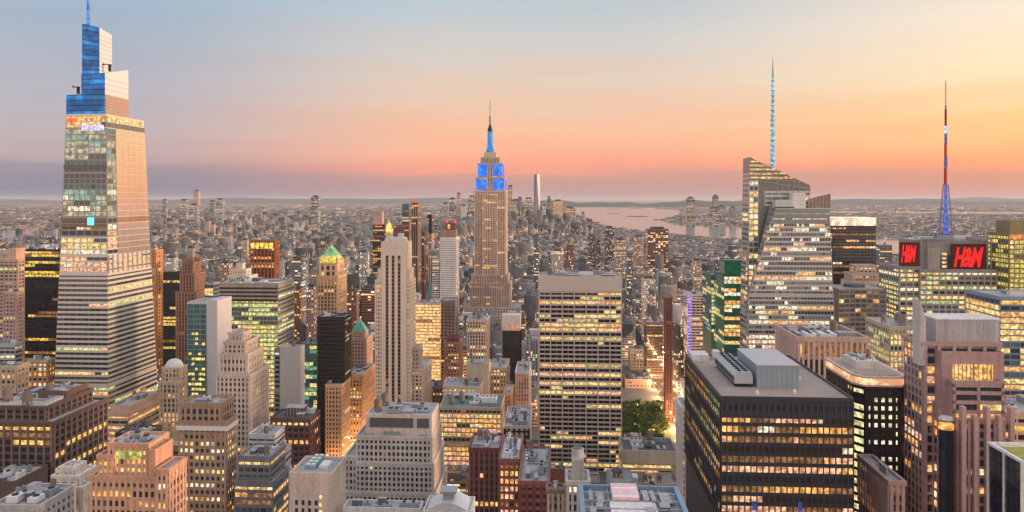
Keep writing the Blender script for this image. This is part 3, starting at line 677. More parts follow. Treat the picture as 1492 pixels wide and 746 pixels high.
# copper-green pyramid tower
b = B('stone_tower', 'ornate stone tower topped by a glowing green and gold pyramid roof', 'tower', 462, 850, [wall((.44, .30, .20)), wall((.50, .35, .24))], 465)
sm_ = St(4.2, 4.0, .34, .42, .25, .5, [(AMB, 3), (DIM, 3), (YEL, 1)], (DK, glass((.07,.05,.03), .2)), .14, .14)
b.tier(462, 492, 0, dep(b, 492, 505), 402, sm_, par=1.8); l = b.last
b.tier(465, 491, 1.2, 27, 383, St(9, 7, .3, .4, .3, .7, [(AMB, 1)], (DK,), .2, .2), zb=l[4], par=1); l = b.last
cx, cy = (l[0]+l[1])/2, (l[2]+l[3])/2; hw = (l[1]-l[0])/2; hd = (l[3]-l[2])/2
mb = MB(); z1 = b.lz(377, 10); z2 = b.lz(357, 10); sq = lambda k: [(cx-hw*k, cy-hd*k), (cx+hw*k, cy-hd*k), (cx+hw*k, cy+hd*k), (cx-hw*k, cy+hd*k)]
mb.prism(sq(1.02), l[4]+.1, l[4]+5, 0, sq(1.0)); mb.prism(sq(.98), l[4]+5, z1+4, 0, sq(.74)); mb.prism(sq(.74), z1+4, z2-3, 1, sq(.26)); mb.prism(sq(.22), z2-3, z2, 1, sq(.04))
b.part('pyramid_roof', mb, [lit((.78, .60, .08), .85, scale=.3), lit((.22, .58, .22), .72, scale=.2)])  # roof's green and gold glow is put in as emission, no windows here
mb = MB()
for sx in (-1, 1): mb.box(cx+sx*hw-1, cx+sx*hw+1, cy-hd-1, cy-hd+1, l[4], l[4]+7)
b.part('corner_pinnacle', mb, b.mats[0]); b.finish()
simple('office_tower', 'plain black slab tower below the green pyramid roof', 'tower', 462, 502, 512, 461, 690, [CHAR, CHAR], St(3.9, 40, .4, .0, .10, .1, [(DIM, 1)], (glass((.012,.012,.014), .25),), 0, 0), side=St(3.9, 3.6, .45, .5, .2, .2, PAL_P, (DK,), .1, .1), vb=560, n=3)
b = B('stone_building', 'grey stone building with a small teal copper pyramid left of the striped tower', 'building', 508, 770, [wall((.38, .36, .36)), PINKB], 640)
b.tier(508, 534, 0, dep(b, 534, 543), 492, S_MAS.but(floor=.1, win=.12)); l = b.last; b.tier(512, 532, 2, 12, 482, S_MAS.but(win=.02), zb=l[4], par=.6); l = b.last
mb = MB(); cx, cy = (l[0]+l[1])/2, (l[2]+l[3])/2; mb.prism([(l[0],l[2]),(l[1],l[2]),(l[1],l[3]),(l[0],l[3])], l[4]+.6, b.lz(464, 8), 0, [(cx-.3,cy-.3),(cx+.3,cy-.3),(cx+.3,cy+.3),(cx-.3,cy+.3)]); b.part('pyramid_roof', mb, COPPER); b.finish()
simple('office_building', 'brown masonry block lit orange along the avenue left of the striped tower', 'building', 505, 528, 547, 545, 735, [TAN, wall((.5,.3,.18))], S_MAS.but(floor=.4, win=.3), vb=660, n=4)
simple('office_building', 'amber lit corner block on the avenue below the striped tower', 'building', 497, 515, 531, 590, 700, [TAN, ORANGE], S_MAS.but(floor=.5, win=.4), vb=660, n=4) if 0 else None
simple('apartment_tower', 'slim orange floodlit building with square windows beside the avenue canyon', 'tower', 474, 498, 511, 560, 680, [wall((.66, .40, .24)), wall((.66, .42, .28))], St(4.2, 3.0, .4, .42, .2, .2, PAL_P, (DK,), .04, .04), vb=670, n=4)
simple('office_building', 'dark mansard roofed block with lit dormers below the grey concrete slab', 'building', 394, 452, 466, 608, 500, [DBROWN, REDD], St(4.2, 3.8, .4, .35, .25, .3, [(AMB, 3), (YEL, 3)], (DK,), .35, .05), vb=700, n=4, roof=ROOF_D, pen=(.3, .75, .3, .7, 6))
# tall limestone tower with dark stripes (right of the canyon)
b = B('stone_tower', 'tall pale limestone tower with three dark vertical stripes, centre left', 'tower', 546, 700, [wall((.64, .53, .45), .8, .10), wall((.68, .56, .47), .8, .10)], 608)
sm5 = St(3.7, 2.6, .5, .5, .12, .14, PAL_W, (DK,), .03, .06)
x0, x1 = b.lx(546, 0), b.lx(598, 0); D5 = 26
cx0, cx1 = b.lx(557, 0), b.lx(592, 0)
zt = b.lz(354); zs = b.lz(392); zs2 = b.lz(408)
b.w.box(x0, x1, .5, D5, 0, zs2); b.w.box(b.lx(550, 0), b.lx(596, 0), .5, D5-1, zs2, zs); b.foot.append((x0, x1, 0, D5))
b.w.box(cx0-1.5, cx1+1, .4, D5-4, zs, zt+1)
n5 = 4; cw = (cx1-cx0)
edges = [0, .14, .24, .38, .47, .61, .70, .84, 1]   # piers / slots
piers = [(0, .15), (.27, .40), (.52, .65), (.77, 1)]; slots = [(.15, .27), (.40, .52), (.65, .77)]
for a_, c_ in piers: b.w.box(cx0+cw*a_, cx0+cw*c_, -1.2, .45, 0, b.lz(372), 1)
b.w.box(cx0, cx1, -1.25, .5, b.lz(372), zt+1.2, 1)
for a_, c_ in slots:
    zlo = b.lz(620); 
    b.facade((cx0+cw*a_, .3, zlo), (cx0+cw*c_, .3, zlo), (cx0+cw*c_, .3, b.lz(372)), (cx0+cw*a_, .3, b.lz(372)), St(3.7, 3, .25, .1, .1, .1, [(DIM, 1)], (glass((.012,.011,.011), .35),), .02, .01, scol=0).but(sp=.12, pr=0, d=.04))
for xa, xb in ((x0, cx0), (cx1, x1)):
    b.facade((xa, .5, b.lz(620)), (xb, .5, b.lz(620)), (xb, .5, zs2-.5), (xa, .5, zs2-.5), sm5)
b.facade((x1, .5, b.lz(620)), (x1, D5, b.lz(620)), (x1, D5, zs2-.5), (x1, .5, zs2-.5), sm5.but(bw=3))
b.facade((b.lx(596,0), .5, zs2), (b.lx(596,0), D5-1, zs2), (b.lx(596,0), D5-1, zs-.5), (b.lx(596,0), .5, zs-.5), sm5.but(bw=3))
mb = MB(); mb.box(cx0+3, cx1-3, 5, 18, zt+1, zt+5); mb.cyl(cx1-7, 9, 3, zt+5, zt+9, 0, 12); mb.box(cx0+2, cx0+6, 3, 7, zt+1, zt+3.5); mb.box(cx1-4, cx1-1, 3, 12, zt+1, zt+3.5)
b.part('penthouse', mb, LGREY)
mb = MB()
for f in (.2, .4, .6, .8): mb.box(cx0+cw*f-.5, cx0+cw*f+.5, -1.7, -1.2, zt-5, zt+2.2)
b.part('cresting', mb, b.mats[1]); b.finish()
b = B('stone_building', 'lower stone wing stepping right from the striped limestone tower', 'building', 599, 705, [wall((.55, .44, .36)), wall((.55, .44, .36))], 608)
b.tier(599, 616, 0, dep(b, 616, 628), 538, S_MAS.but(floor=.06, win=.12)); l = b.last; b.tier(599, 611, 2, 16, 506, S_MAS.but(floor=.02), zb=l[4], x0=l[0]); b.finish()

# big white gridded building bottom centre-left
b = B('office_building', 'large pale masonry office block with tiers of gridded windows, bottom centre left', 'building', 503, 430, [wall((.56, .49, .45)), wall((.58, .51, .47))], 760)
sw = St(3.6, 2.7, .38, .42, .3, .4, PAL_W, (DK,), .02, .05)
b.tier(503, 634, 0, 44, 716, sw, par=1); l = b.last
b.tier(518, 631, 2.0, 40, 673, sw, zb=l[4], par=1); l2 = b.last
b.tier(502, 521, 2.5, 30, 664, sw.but(win=.1), zb=l[4]); b.tier(519, 629, 3.5, 36, 634, sw, zb=l2[4], par=1); l3 = b.last
b.tier(533, 629, 6, 26, 603, None, zb=l3[4], par=.6); l4 = b.last
mb = MB(); w4 = l4[1]-l4[0]
for a_, c_ in ((.06, .72), (.78, .96)):
    mb.box(l4[0]+w4*a_, l4[0]+w4*c_, 5.6, 5.98, l4[4]-7, l4[4]-1.5)
b.part('louvre', mb, wall((.10, .10, .11), .6, .1)); b.clutter(12, l4, hmax=3, mats=(LGREY, STEEL, ROOF_D)); b.clutter(5, (l3[0], l3[1], l3[2], l3[2]+2.4, l3[4]), hmax=3); b.finish()
# beige building w/ roof units
b = simple('stone_building', 'beige blank walled building with cooling units on its roof, bottom left of centre', 'building', 422, 484, 504, 688, 330, [wall((.58, .48, .41)), wall((.62, .52, .45))], None, n=0, roof=ROOF_G, par=1.6, vb=760)
b2 = b; mb = MB(); l = b.last
for i in range(4):
    for j in range(5):
        if i == 3 or j > -1: mb.box(l[0]+2.5+i*3, l[0]+3.8+i*3, -.06, .25, l[4]-13-j*3.6, l[4]-10.8-j*3.6)
b.part('window', mb, DK, kind='stuff')
for j in range(6): mb = MB(); mb.box(l[0]+13.6, l[0]+14.8, -.08, .2, l[4]-10-j*3.4, l[4]-8.4-j*3.4); b.part('lit_window', mb, YEL)
for k in range(4):
    mb = MB(); y = 8+k*4.0; mb.box(l[0]+4, l[0]+9, y, y+3.2, l[4], l[4]+1.8); mb.cyl(l[0]+5.3, y+1.6, 1, l[4]+1.8, l[4]+2.2, 1, 10); mb.cyl(l[0]+7.7, y+1.6, 1, l[4]+1.8, l[4]+2.2, 1, 10); b.part('cooling_unit', mb, [wall((.20, .32, .33), .5), WHITE])
mb = MB(); mb.box(l[0]+10.5, l[0]+14.5, 9, 16, l[4], l[4]+1.6); b.part('hatch', mb, WHITE)

# brown dome roofed, lit gold slab, centre
simple('office_tower', 'horizontally banded office slab glowing gold just right of the striped limestone tower', 'tower', 602, 641, 645, 441, 900, [PINKB, PINKB], St(3.8, 5, .34, .05, .15, .1, [(lit((1,.58,.2), 1.05), 4), (lit((1,.68,.28), 1.0), 3)], (DIM,), .98, .8, .8), vb=560, n=5)
simple('office_tower', 'dark grey slab beside the gold banded office slab', 'tower', 642, 663, 668, 438, 905, [wall((.17, .15, .15)), PINKB], S_RIB.but(sp=.5, floor=.01, win=.02), vb=530, n=3)
b = B('brick_tower', 'brown brick building with rounded dark roofs left of the beige gridded tower', 'tower', 648, 820, [wall((.34, .20, .15)), wall((.34, .20, .15))], 540)
b.tier(648, 670, 0, dep(b, 670, 674), 498, S_MAS.but(floor=.2, win=.2)); l = b.last
mb = MB()
for fx in (.3, .7): mb.cyl(l[0]+(l[1]-l[0])*fx, 7, 4, l[4], l[4]+4, 0, 12); mb.cyl(l[0]+(l[1]-l[0])*fx, 7, 4, l[4]+4, l[4]+9, 0, 12, 1)
b.part('domed_roof', mb, REDD); b.finish()
simple('office_tower', 'beige gridded tower with pale piers below the tall art deco skyscraper', 'tower', 680, 709, 713, 466, 860, [BEIGE, PSTONE], S_PIER.but(bw=3.6, fh=4, floor=.08, win=.1), vb=532, n=5)
b = simple('office_tower', 'black tower with a white roof screen below and right of the art deco skyscraper', 'tower', 732, 757, 761, 480, 900, [CHAR, CHAR], St(3.8, 3.6, .15, .3, .1, .3, [(DIM, 1)], (DK,), .05, .03), vb=560, n=0)
l = b.last; mb = MB(); mb.box(l[0]-1, l[1]+1, -1, 18, l[4], b.lz(459)); b.part('roof_screen', mb, wall((.5, .48, .5), .7))
mb = MB(); 
for k in range(7): mb.box(l[0]+2+k*3, l[0]+3.6+k*3, -1.25, -1.02, l[4]+2+abs(3-k)*.4, l[4]+6+((k*5) % 4))
b.part('red_emblem', mb, lit((.9, .28, .10), .8, scale=1))
simple('office_building', 'grey beige building with blank upper wall above the pink lit offices', 'building', 646, 700, 705, 562, 715, [BEIGE, BEIGE], S_MAS.but(bw=4.5, fh=4.2, floor=.3, win=.12, pal=PAL_Y), vb=600, n=6)
simple('office_building', 'blank walled beige penthouse block in front of the beige gridded tower', 'building', 679, 712, 715, 530, 735, [BEIGE, BEIGE], None, vb=565, n=3)
simple('stone_building', 'ornate brown stone block with lit windows right of the blank beige block', 'building', 714, 738, 742, 535, 760, [TAN, TAN], S_MAS.but(floor=.2, win=.2), vb=600, n=3)
simple('office_building', 'long office block with rows of pink and gold lit windows, centre', 'building', 640, 730, 735, 592, 600, [wall((.44, .33, .25)), wall((.44, .33, .25))], St(3.8, 3.6, .32, .16, .2, .25, [(PNK, 4), (AMB, 5), (YEL, 2)], (DIM, DK), .55, .35, .7), vb=700, n=16, roof=wall((.12, .2, .2)))
simple('brick_building', 'narrow brick tower with pale corner piers left of the white slab tower', 'building', 751, 771, 775, 542, 740, [WSTONE, WSTONE], St(4, 3, .1, .3, .1, .5, [(ORANGE, 1)], (BRICK,), .3, .2), vb=615, n=3)
simple('brick_building', 'slim orange brick chimney like building above the tan L shaped building', 'building', 734, 745, 748, 573, 640, [ORANGE, ORANGE], S_MAS.but(win=.02), vb=615, n=1)
simple('stone_building', 'tan building with cluttered grey roof and dark side, left of the white slab tower', 'building', 734, 772, 784, 620, 520, [wall((.48, .38, .32)), CHAR], S_MAS.but(bw=4, fh=4, floor=.02, win=.05), side=None, vb=700, n=10)
simple('brick_building', 'dark red brick building with pale roof, bottom centre', 'building', 683, 728, 733, 652, 400, [REDD, BRICK], St(3.8, 3.0, .38, .4, .2, .3, [(AMB, 3), (PNK, 2)], (DK,), .12, .12), vb=760, n=6)
simple('brick_building', 'red brick building with a glowing row of windows and white clutter on the roof', 'building', 727, 757, 762, 668, 370, [BRICK, BRICK], St(3.9, 2.6, .38, .35, .2, .3, PAL_P, (DK, DIM), .28, .12), vb=760, n=7, roof=WHITE)
# art deco skyscraper
b = B('skyscraper', 'tall art deco skyscraper with blue lit upper setbacks, mast and antenna at centre', 'skyscraper', 676, 1300, [wall((.52, .41, .34)), wall((.60, .47, .39))], 455)
se = St(3.8, 3.0, .20, .44, .2, .9, [(AMB, 3), (DIM, 3)], (glass((.06,.055,.06), .2), glass((.10,.09,.09), .25)), .06, .06)
b.tier(676, 757, 0, 60, 447, S_MAS.but(bw=5, fh=5)); b.tier(684, 743, 8, 52, 412, se.but(d=.3), zb=b.last[4]); b.tier(687, 740, 12, 46, 400, se, zb=b.last[4]); l = b.last; zb5 = l[4]
b.tier(691, 737, 16, 38, 278, se, zb=zb5); lS = b.last
# central projecting bay
b.tier(703, 725, 13, 3, 284, se, side=None, zb=zb5, par=.3)
b.tier(693, 735, 18, 34, 258, se, zb=lS[4]); lU = b.last
b.tier(696, 732, 20, 30, 238, se, zb=lU[4]); lV = b.last
b.tier(700, 728, 23, 24, 229, se, zb=lV[4]); b.tier(705, 723, 26, 18, 222, None, zb=b.last[4]); lM = b.last
BL = lit((.012, .21, .95), 1.0, 'blue_emission', .15, .65)  # blue emission stands in for floodlight falling on the stone setbacks
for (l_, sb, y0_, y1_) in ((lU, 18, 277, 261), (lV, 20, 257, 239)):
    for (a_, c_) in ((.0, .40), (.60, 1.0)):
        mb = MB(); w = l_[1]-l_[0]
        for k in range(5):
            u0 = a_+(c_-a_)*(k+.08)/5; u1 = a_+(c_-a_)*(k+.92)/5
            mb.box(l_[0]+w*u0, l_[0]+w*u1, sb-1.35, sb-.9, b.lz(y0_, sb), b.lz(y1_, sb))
        b.part('added_blue_emission_panel', mb, BL)  # glowing panels added in place of floodlit stone
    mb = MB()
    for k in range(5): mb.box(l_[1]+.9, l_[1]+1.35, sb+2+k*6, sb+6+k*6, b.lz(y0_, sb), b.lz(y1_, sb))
    b.part('added_blue_emission_panel', mb, BL)
cx = b.lx(714, 35); cy = 35; zf = lambda y: b.lz(y, 35)
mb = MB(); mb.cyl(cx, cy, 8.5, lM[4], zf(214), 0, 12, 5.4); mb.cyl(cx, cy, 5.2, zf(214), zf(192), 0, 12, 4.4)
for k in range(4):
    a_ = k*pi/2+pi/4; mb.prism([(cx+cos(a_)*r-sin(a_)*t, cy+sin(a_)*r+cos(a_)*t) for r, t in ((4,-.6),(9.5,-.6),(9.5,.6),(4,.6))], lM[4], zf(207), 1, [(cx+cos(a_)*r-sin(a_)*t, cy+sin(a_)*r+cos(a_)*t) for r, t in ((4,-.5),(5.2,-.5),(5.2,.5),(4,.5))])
b.part('mooring_mast', mb, [lit((.004, .25, .62), .95, 'blue_emission', .2, .7), lit((.02, .34, .6), .95, 'blue_emission', .2, .7)])
mb = MB(); mb.cyl(cx, cy, 4.8, zf(192), zf(187), 0, 12, 4.2); mb.cyl(cx, cy, 3.6, zf(187), zf(182), 0, 12, 1.6); b.part('dome', mb, BLACKM)
mb = MB(); mb.cyl(cx, cy, 1.5, zf(183), zf(170), 0, 8, 1.3); mb.cyl(cx, cy, 1.0, zf(170), zf(160), 1, 8, .8); mb.cyl(cx, cy, .7, zf(160), zf(145), 0, 6, .25)
for k in range(3): mb.cyl(cx, cy, 2.0, zf(180-k*5), zf(179-k*5), 1, 8)
b.part('antenna', mb, [wall((.10, .09, .12), .6), wall((.45, .40, .48), .6)])
b.finish(cap=100)
# white striped slab + others around art deco tower
b = B('office_tower', 'slender white striped glass tower with brown top and red roof lights', 'tower', 630, 1250, [wall((.55, .56, .60)), wall((.60, .56, .54))], 430)
b.tier(641, 664, 0, dep(b, 664, 669), 346, St(3.8, 4, .5, .05, .15, .1, [(WHT, 1)], (glass((.3,.33,.37), .2),), .0, .01), side=S_RIB.but(floor=.02)); l = b.last
b.tier(630, 640, 1, 18, 378, St(3.8, 4, .5, .05, .1), side=None)
mb = MB(); mb.box(l[0], l[1], .2, 20, l[4], b.lz(335)); b.part('louvred_top', mb, wall((.28, .18, .14)))
mb = MB(); mb.box(l[0]+9, l[1]-1, 2, 16, b.lz(335), b.lz(325)); b.part('crown', mb, wall((.12, .08, .06)))
mb = MB(); mb.box(l[0]+13, l[0]+17, 1.6, 1.95, b.lz(333), b.lz(327)); b.part('lit_window', mb, AMB)
for f in (10, l[1]-l[0]-3):
    mb = MB(); mb.box(l[0]+f, l[0]+f+3, 3, 6, b.lz(325), b.lz(320)); b.part('red_beacon', mb, glow((1, .08, .10), .8))
b.finish()
b = B('apartment_tower', 'pair of dark glass condominium shafts left tower of the skyline gap', 'tower', 586, 1850, [wall((.12, .16, .18), .4), wall((.16, .19, .20), .4)], 380)
b.tier(586, 596, 0, 24, 297, St(4, 5, .25, .15, .1), par=.5, side=St(4, 5, .3, .3, .2)); b.finish()
b = B('apartment_tower', 'dark bronze condominium tower with red lights, tallest left of the art deco skyscraper', 'tower', 599, 1500, [wall((.13, .11, .10), .5), wall((.34, .24, .19), .5)], 400)
b.tier(599, 609, 0, dep(b, 609, 613), 295, St(4, 5, .25, .25, .1, .3, [(AMB, 1)], (DK,), .05, .05), par=.5, side=St(4, 4, .35, .3, .2)); l = b.last
mb = MB(); mb.box(l[0]+2, l[1]-2, 2, 14, l[4], l[4]+4); b.part('crown', mb, glow((1, .10, .08), .5)); b.finish()
simple('apartment_tower', 'narrow red brown tower right of the bronze condominium tower', 'tower', 614, 618, 620, 337, 1400, REDD, St(4, 4, .3, .3, .1), vb=400, n=0)
b = simple('apartment_tower', 'thin black tower with lit sides left of the white striped tower', 'tower', 624, 629, 632, 340, 1900, [BROWN, PINKB], St(4, 5, .3, .3, .1, floor=.2, win=.2), vb=360, n=0); l = b.last
mb = MB(); mb.box(l[0]+1, l[1]-.5, 2, 8, l[4], b.lz(318)); mb.box(l[0]-4, l[1], 2.5, 8.5, b.lz(318), b.lz(313)); b.part('tank_top', mb, BLACKM)
b = simple('apartment_tower', 'black gold-lit tower with red roof lights behind the striped limestone tower', 'tower', 543, 560, 562, 327, 1450, CHAR, St(4, 4.5, .3, .25, .1, .2, [(AMB, 3), (DIM, 3)], (DK,), .3, .25), vb=430, n=0); l = b.last
mb = MB(); mb.box(l[0], l[1], -.3, .3, l[4]+1.1, l[4]+2.6); b.part('red_beacon', mb, glow((1, .07, .10), .7))
simple('office_building', 'brown banded block top behind the gold pointed roof', 'building', 573, 596, 599, 328, 1600, [wall((.28, .14, .11)), BRICK], S_RIB.but(bw=6, floor=.1), vb=360, n=1)
simple('office_tower', 'hazy mauve slab between gold pointed roof and skyline', 'tower', 545, 557, 559, 308, 2600, [MAUVE, MAUVE], None, vb=330, n=1)
simple('office_building', 'teal roofed apartment block in front of the white striped tower', 'building', 624, 638, 643, 365, 1350, [wall((.16, .34, .34)), PINKB], St(4, 4, .3, .4, .1), vb=400, n=2)
# gold pointed roof tower
b = B('stone_tower', 'distant stone tower with a glowing gold pointed roof', 'tower', 553, 2050, [PALE, PALE], 350)
b.tier(553, 576, 0, 40, 347, St(4, 5, .3, .4, .2)); l = b.last; b.tier(557, 573, 6, 28, 340, None, zb=l[4], par=0); l = b.last
mb = MB(); cx, cy = (l[0]+l[1])/2, (l[2]+l[3])/2; r = (l[1]-l[0])/2; mb.cyl(cx, cy, r*1.15, l[4], b.lz(333, 20), 0, 8, r*.7); mb.cyl(cx, cy, r*.7, b.lz(333, 20), b.lz(320, 20), 0, 8, .4)
b.part('pointed_roof', mb, lit((1, .55, .10), 1.2, scale=.1)); b.finish()  # gold glow put into the roof colour as emission, no windows here

# ===================================================== white slab tower centre right
b = B('office_tower', 'broad white slab tower with rows of dark and gold lit strip windows, right of centre', 'tower', 785, 660, [wall((.50, .43, .39), .7, .07), wall((.54, .46, .42), .7, .07)], 705)
sgr = St(4.05, 6.0, .38, .05, .35, .4, [(AMB, 2), (YEL, 5), (lit((.85, .62, .20), .7), 4), (PNK, 1)], (glass((.012,.012,.014), .2),), .26, .13, .72)
b.tier(785, 906, 0, 36, 402, None, side=None, par=1.5); l = b.last
zt = l[4]; nfl = 46; x0, x1 = l[0], l[1]
ztop = b.lz(424)
b.facade((x0, -.02, 0), (x1, -.02, 0), (x1, -.02, ztop), (x0, -.02, ztop), sgr.but(bw=(x1-x0)/14), b.lz(712))
b.w.box(x0-.3, x1+.3, -.72, 0, ztop, zt+1.4, 1)
for i in range(8):
    x = x0+(x1-x0)*i/7; x = min(max(x, x0+.4), x1-.4); b.w.box(x-.45, x+.45, -1.15, -.5, 0, ztop+.5, 1)
b.facade((x0, 36, 0), (x0, 0, 0), (x0, 0, ztop), (x0, 36, ztop), sgr.but(bw=9), b.lz(712)); b.clutter(9, hmax=4.5); b.finish()
# bottom centre group
b = simple('brick_building', 'low reddish brown block in front of the white slab tower base', 'building', 778, 834, 838, 682, 480, [BRICK, BROWN], None, vb=760, n=4, roof=wall((.26, .12, .10)))
simple('brick_building', 'dark red rooftop with cluttered water tanks at bottom centre', 'building', 756, 800, 806, 700, 340, [BRICK, REDD], S_MAS.but(floor=.05), vb=760, n=10, roof=ROOF_G)
simple('stone_building', 'small tan gabled building at the bottom centre edge', 'building', 797, 822, 826, 712, 300, [BROWN, TAN], S_MAS.but(bw=2.6), vb=760, n=4)
b = B('stone_tower', 'grey column like masonry shaft with rounded top before the white slab tower', 'tower', 826, 290, [wall((.40, .38, .37)), wall((.36, .35, .35))], 760)
b.tier(826, 858, 0, 12, 700, S_PIER.but(bw=2.2, floor=.1)); l = b.last; b.tier(833, 851, 2, 6, 668, S_MAS.but(bw=9, fh=20, sp=.1, pr=.1, floor=0, win=0, dark=(b.mats[1],)), zb=l[4], par=0, side=None); l = b.last
mb = MB(); cx, cy = (l[0]+l[1])/2, l[2]+3; mb.cyl(cx, cy, 2.6, l[4], l[4]+3.2, 0, 16, 2.4); mb.cyl(cx, cy, 1.9, l[4]+3.2, l[4]+3.6, 1, 16); b.part('rounded_cap', mb, [wall((.36, .37, .38), .6), ROOF_D]); b.finish()
# foreground roof with blue steel frame
b = B('office_building', 'nearby roof with blue steel rim and white penthouse at the bottom edge', 'building', 842, 250, [wall((.34, .34, .36)), STEEL], 760)
x0, x1 = b.lx(842, -40), b.lx(984, 0); x0 = b.lx(846, 0); zt = b.lz(706); b.w.box(x0, x1, -60, 0, 0, zt-1.5); b.foot.append((x0, x1, -60, 0))
b.rf.quad((x0,-60,zt-1.49), (x1,-60,zt-1.49), (x1,0,zt-1.49), (x0,0,zt-1.49)); BS = wall((.20, .30, .40), .5, .15, .5, .3)
mb = MB(); mb.box(x0-.8, x0+.8, -60, 0, zt-1.6, zt+.3); mb.box(x1-.8, x1+.8, -60, 0, zt-1.6, zt+.3); mb.box(x0+.8, x1-.8, -.9, 0, zt-1.6, zt+.3); b.part('steel_rim', mb, BS)
mb = MB()
for k in range(8): mb.box(x0+.8, x1-.8, -6.5-k*6, -6-k*6, zt-.6, zt-.1)
for k in range(5): mb.box(x0+3+k*5.6, x0+3.5+k*5.6, -55, -1, zt-1.2, zt-.7)
b.part('roof_truss', mb, STEEL)
xa, xb = b.lx(890, -5), b.lx(928, -5); mb = MB(); mb.box(xa, xb, -12, -2, zt-1.5, zt+1.6); b.part('penthouse', mb, wall((.60, .55, .56)))
mb = MB(); mb.box(xa+.5, xb-.5, -7, -6.6, zt+1.7, zt+2.0); mb.box(xa+.2, xb-.2, -12.2, -12.02, zt+1.1, zt+1.5); b.part('pink_neon_strip', mb, glow((1, .35, .42), .9))
mb = MB(); mb.box(xa-1, xb+5, -45, -12.1, zt-1.5, zt-.3); b.part('white_deck', mb, wall((.62, .58, .60)))
b.last = (xb, x1-1, -30, -2, zt-1.5); b.clutter(9, hmax=2.6); b.last = (x0+1, xa-1, -30, -2, zt-1.5); b.clutter(6, hmax=2); b.finish()
# grey vaulted pale roof at bottom near centre-left
b = B('low_building', 'pale rounded metal roof at the bottom edge left of centre', 'building', 616, 270, [LGREY, LGREY], 760)
b.tier(616, 686, 0, 14, 744, None, par=.5); l = b.last; mb = MB(); cx = (l[0]+l[1])/2
prof = [(l[0]+1+ (l[1]-l[0]-2)*k/10, l[4]+3.2*sin(pi*k/10)) for k in range(11)]
for k in range(10):
    (xa, za), (xb, zb_) = prof[k], prof[k+1]; mb.hexa([(xa,1,l[4]),(xb,1,l[4]),(xb,13,l[4]),(xa,13,l[4]),(xa,1,za+.01),(xb,1,zb_+.01),(xb,13,zb_+.01),(xa,13,za+.01)])
b.part('vaulted_roof', mb, wall((.55, .56, .58), .4, .1, .5, .3)); mb = MB(); mb.box(cx-2, cx+2, 4, 8, l[4]+2.6, l[4]+5.6); mb.box(cx-3, cx+3, 3, 9, l[4]+5.6, l[4]+6.4); b.part('cooling_unit', mb, STEEL); b.finish()
simple('low_building', 'low pale rooftop along the bottom edge below the gridded masonry block', 'building', 500, 612, 617, 738, 330, [LGREY, LGREY], None, vb=760, n=10)
# beige low building behind foreground roof
b = simple('office_building', 'low beige building with deep roof deck behind the blue rimmed roof', 'building', 907, 986, 905, 656, 600, [wall((.44, .37, .30)), wall((.44, .37, .30))], St(4.5, 5, .5, .06, .3, .2, PAL_Y, (DK,), .35, .25), D=34, vb=700, n=12, roof=ROOF_D)
l = b.last; mb = MB(); mb.box(l[0], l[1], -.8, 0, l[4]-9, l[4]+1.6); b.part('blank_parapet_band', mb, wall((.48, .41, .34)))
# ============ park edge, buildings beyond
simple('stone_building', 'dark roofed stone block behind the park trees', 'building', 911, 948, 908, 552, 1010, [MAUVE, MAUVE], S_MAS.but(bw=5, fh=5, floor=.1, win=.15), D=34, vb=600, n=9, roof=ROOF_D)
simple('stone_building', 'pale stepped stone block above the dark roofed block by the park', 'building', 918, 941, 915, 508, 1120, [PALE, PALE], S_MAS.but(bw=5, fh=5, win=.15), D=24, vb=545, n=3)
simple('office_tower', 'brown glass block left of the reddish slab by the park', 'tower', 942, 966, 938, 470, 1060, [DBROWN, DBROWN], S_RIB.but(bw=6, floor=.15), D=30, vb=560, n=5)
simple('apartment_tower', 'thin reddish brown slab standing by the lit avenue right of centre', 'tower', 970, 980, 965, 432, 850, [wall((.30, .14, .10)), wall((.22, .09, .07))], St(3.8, 4, .12, .45, .1, .5, [(DIM, 1)], (DK,), .02, .02), D=14, vb=600, n=1)
b = B('office_tower', 'pale banded tower with a purple lit strip up its corner', 'tower', 1002, 1030, [wall((.48, .42, .42)), wall((.48, .40, .40))], 560)
b.tier(1002, 1026, 0, 34, 428, S_RIB.but(bw=6, floor=.2, win=.2)); l = b.last; b.clutter(5)
mb = MB()
for k in range(24): mb.box(l[0]-1.2, l[0]+6-k*.12, -1.2, -.4, l[4]-3-k*4.4, l[4]-.6-k*4.4)
b.part('purple_light_strip', mb, lit((.42, .28, 1), 1.0, scale=.5)); b.finish()
# green glass building
b = B('office_tower', 'dark green glass tower with gold lit floors left of the faceted crystal tower', 'tower', 1055, 750, [wall((.03, .12, .09), .3), wall((.04, .14, .10), .3)], 500)
GG = glass((.02, .16, .10), .08)
b.tier(1055, 1096, 0, dep(b, 1055, 1026), 400, St(4.1, 4, .18, .08, .1, .15, [(YEL, 4), (WHT, 2), (AMB, 3)], (GG, TG), .55, .25, .75), side=St(4.1, 4, .18, .08, .1, .15, [(YEL, 2), (GRN, 3)], (GG, TG), .12, .08)); l = b.last
b.tier(0, 0, 2, 24, 379, St(20, 60, .05, .0, .05, .05, dark=(GG,), pal=[(GG, 1)]), x0=l[0]+1, x1=l[1]-1, zb=l[4]); b.finish()
simple('office_building', 'lower green glass wing stepping down left of the dark green tower', 'building', 1036, 1054, 1024, 400, 800, [wall((.10, .16, .13), .4), TG], St(4.1, 4, .25, .1, .1, .15, PAL_G, (TG, MIDG), .3, .2), vb=470, n=4)

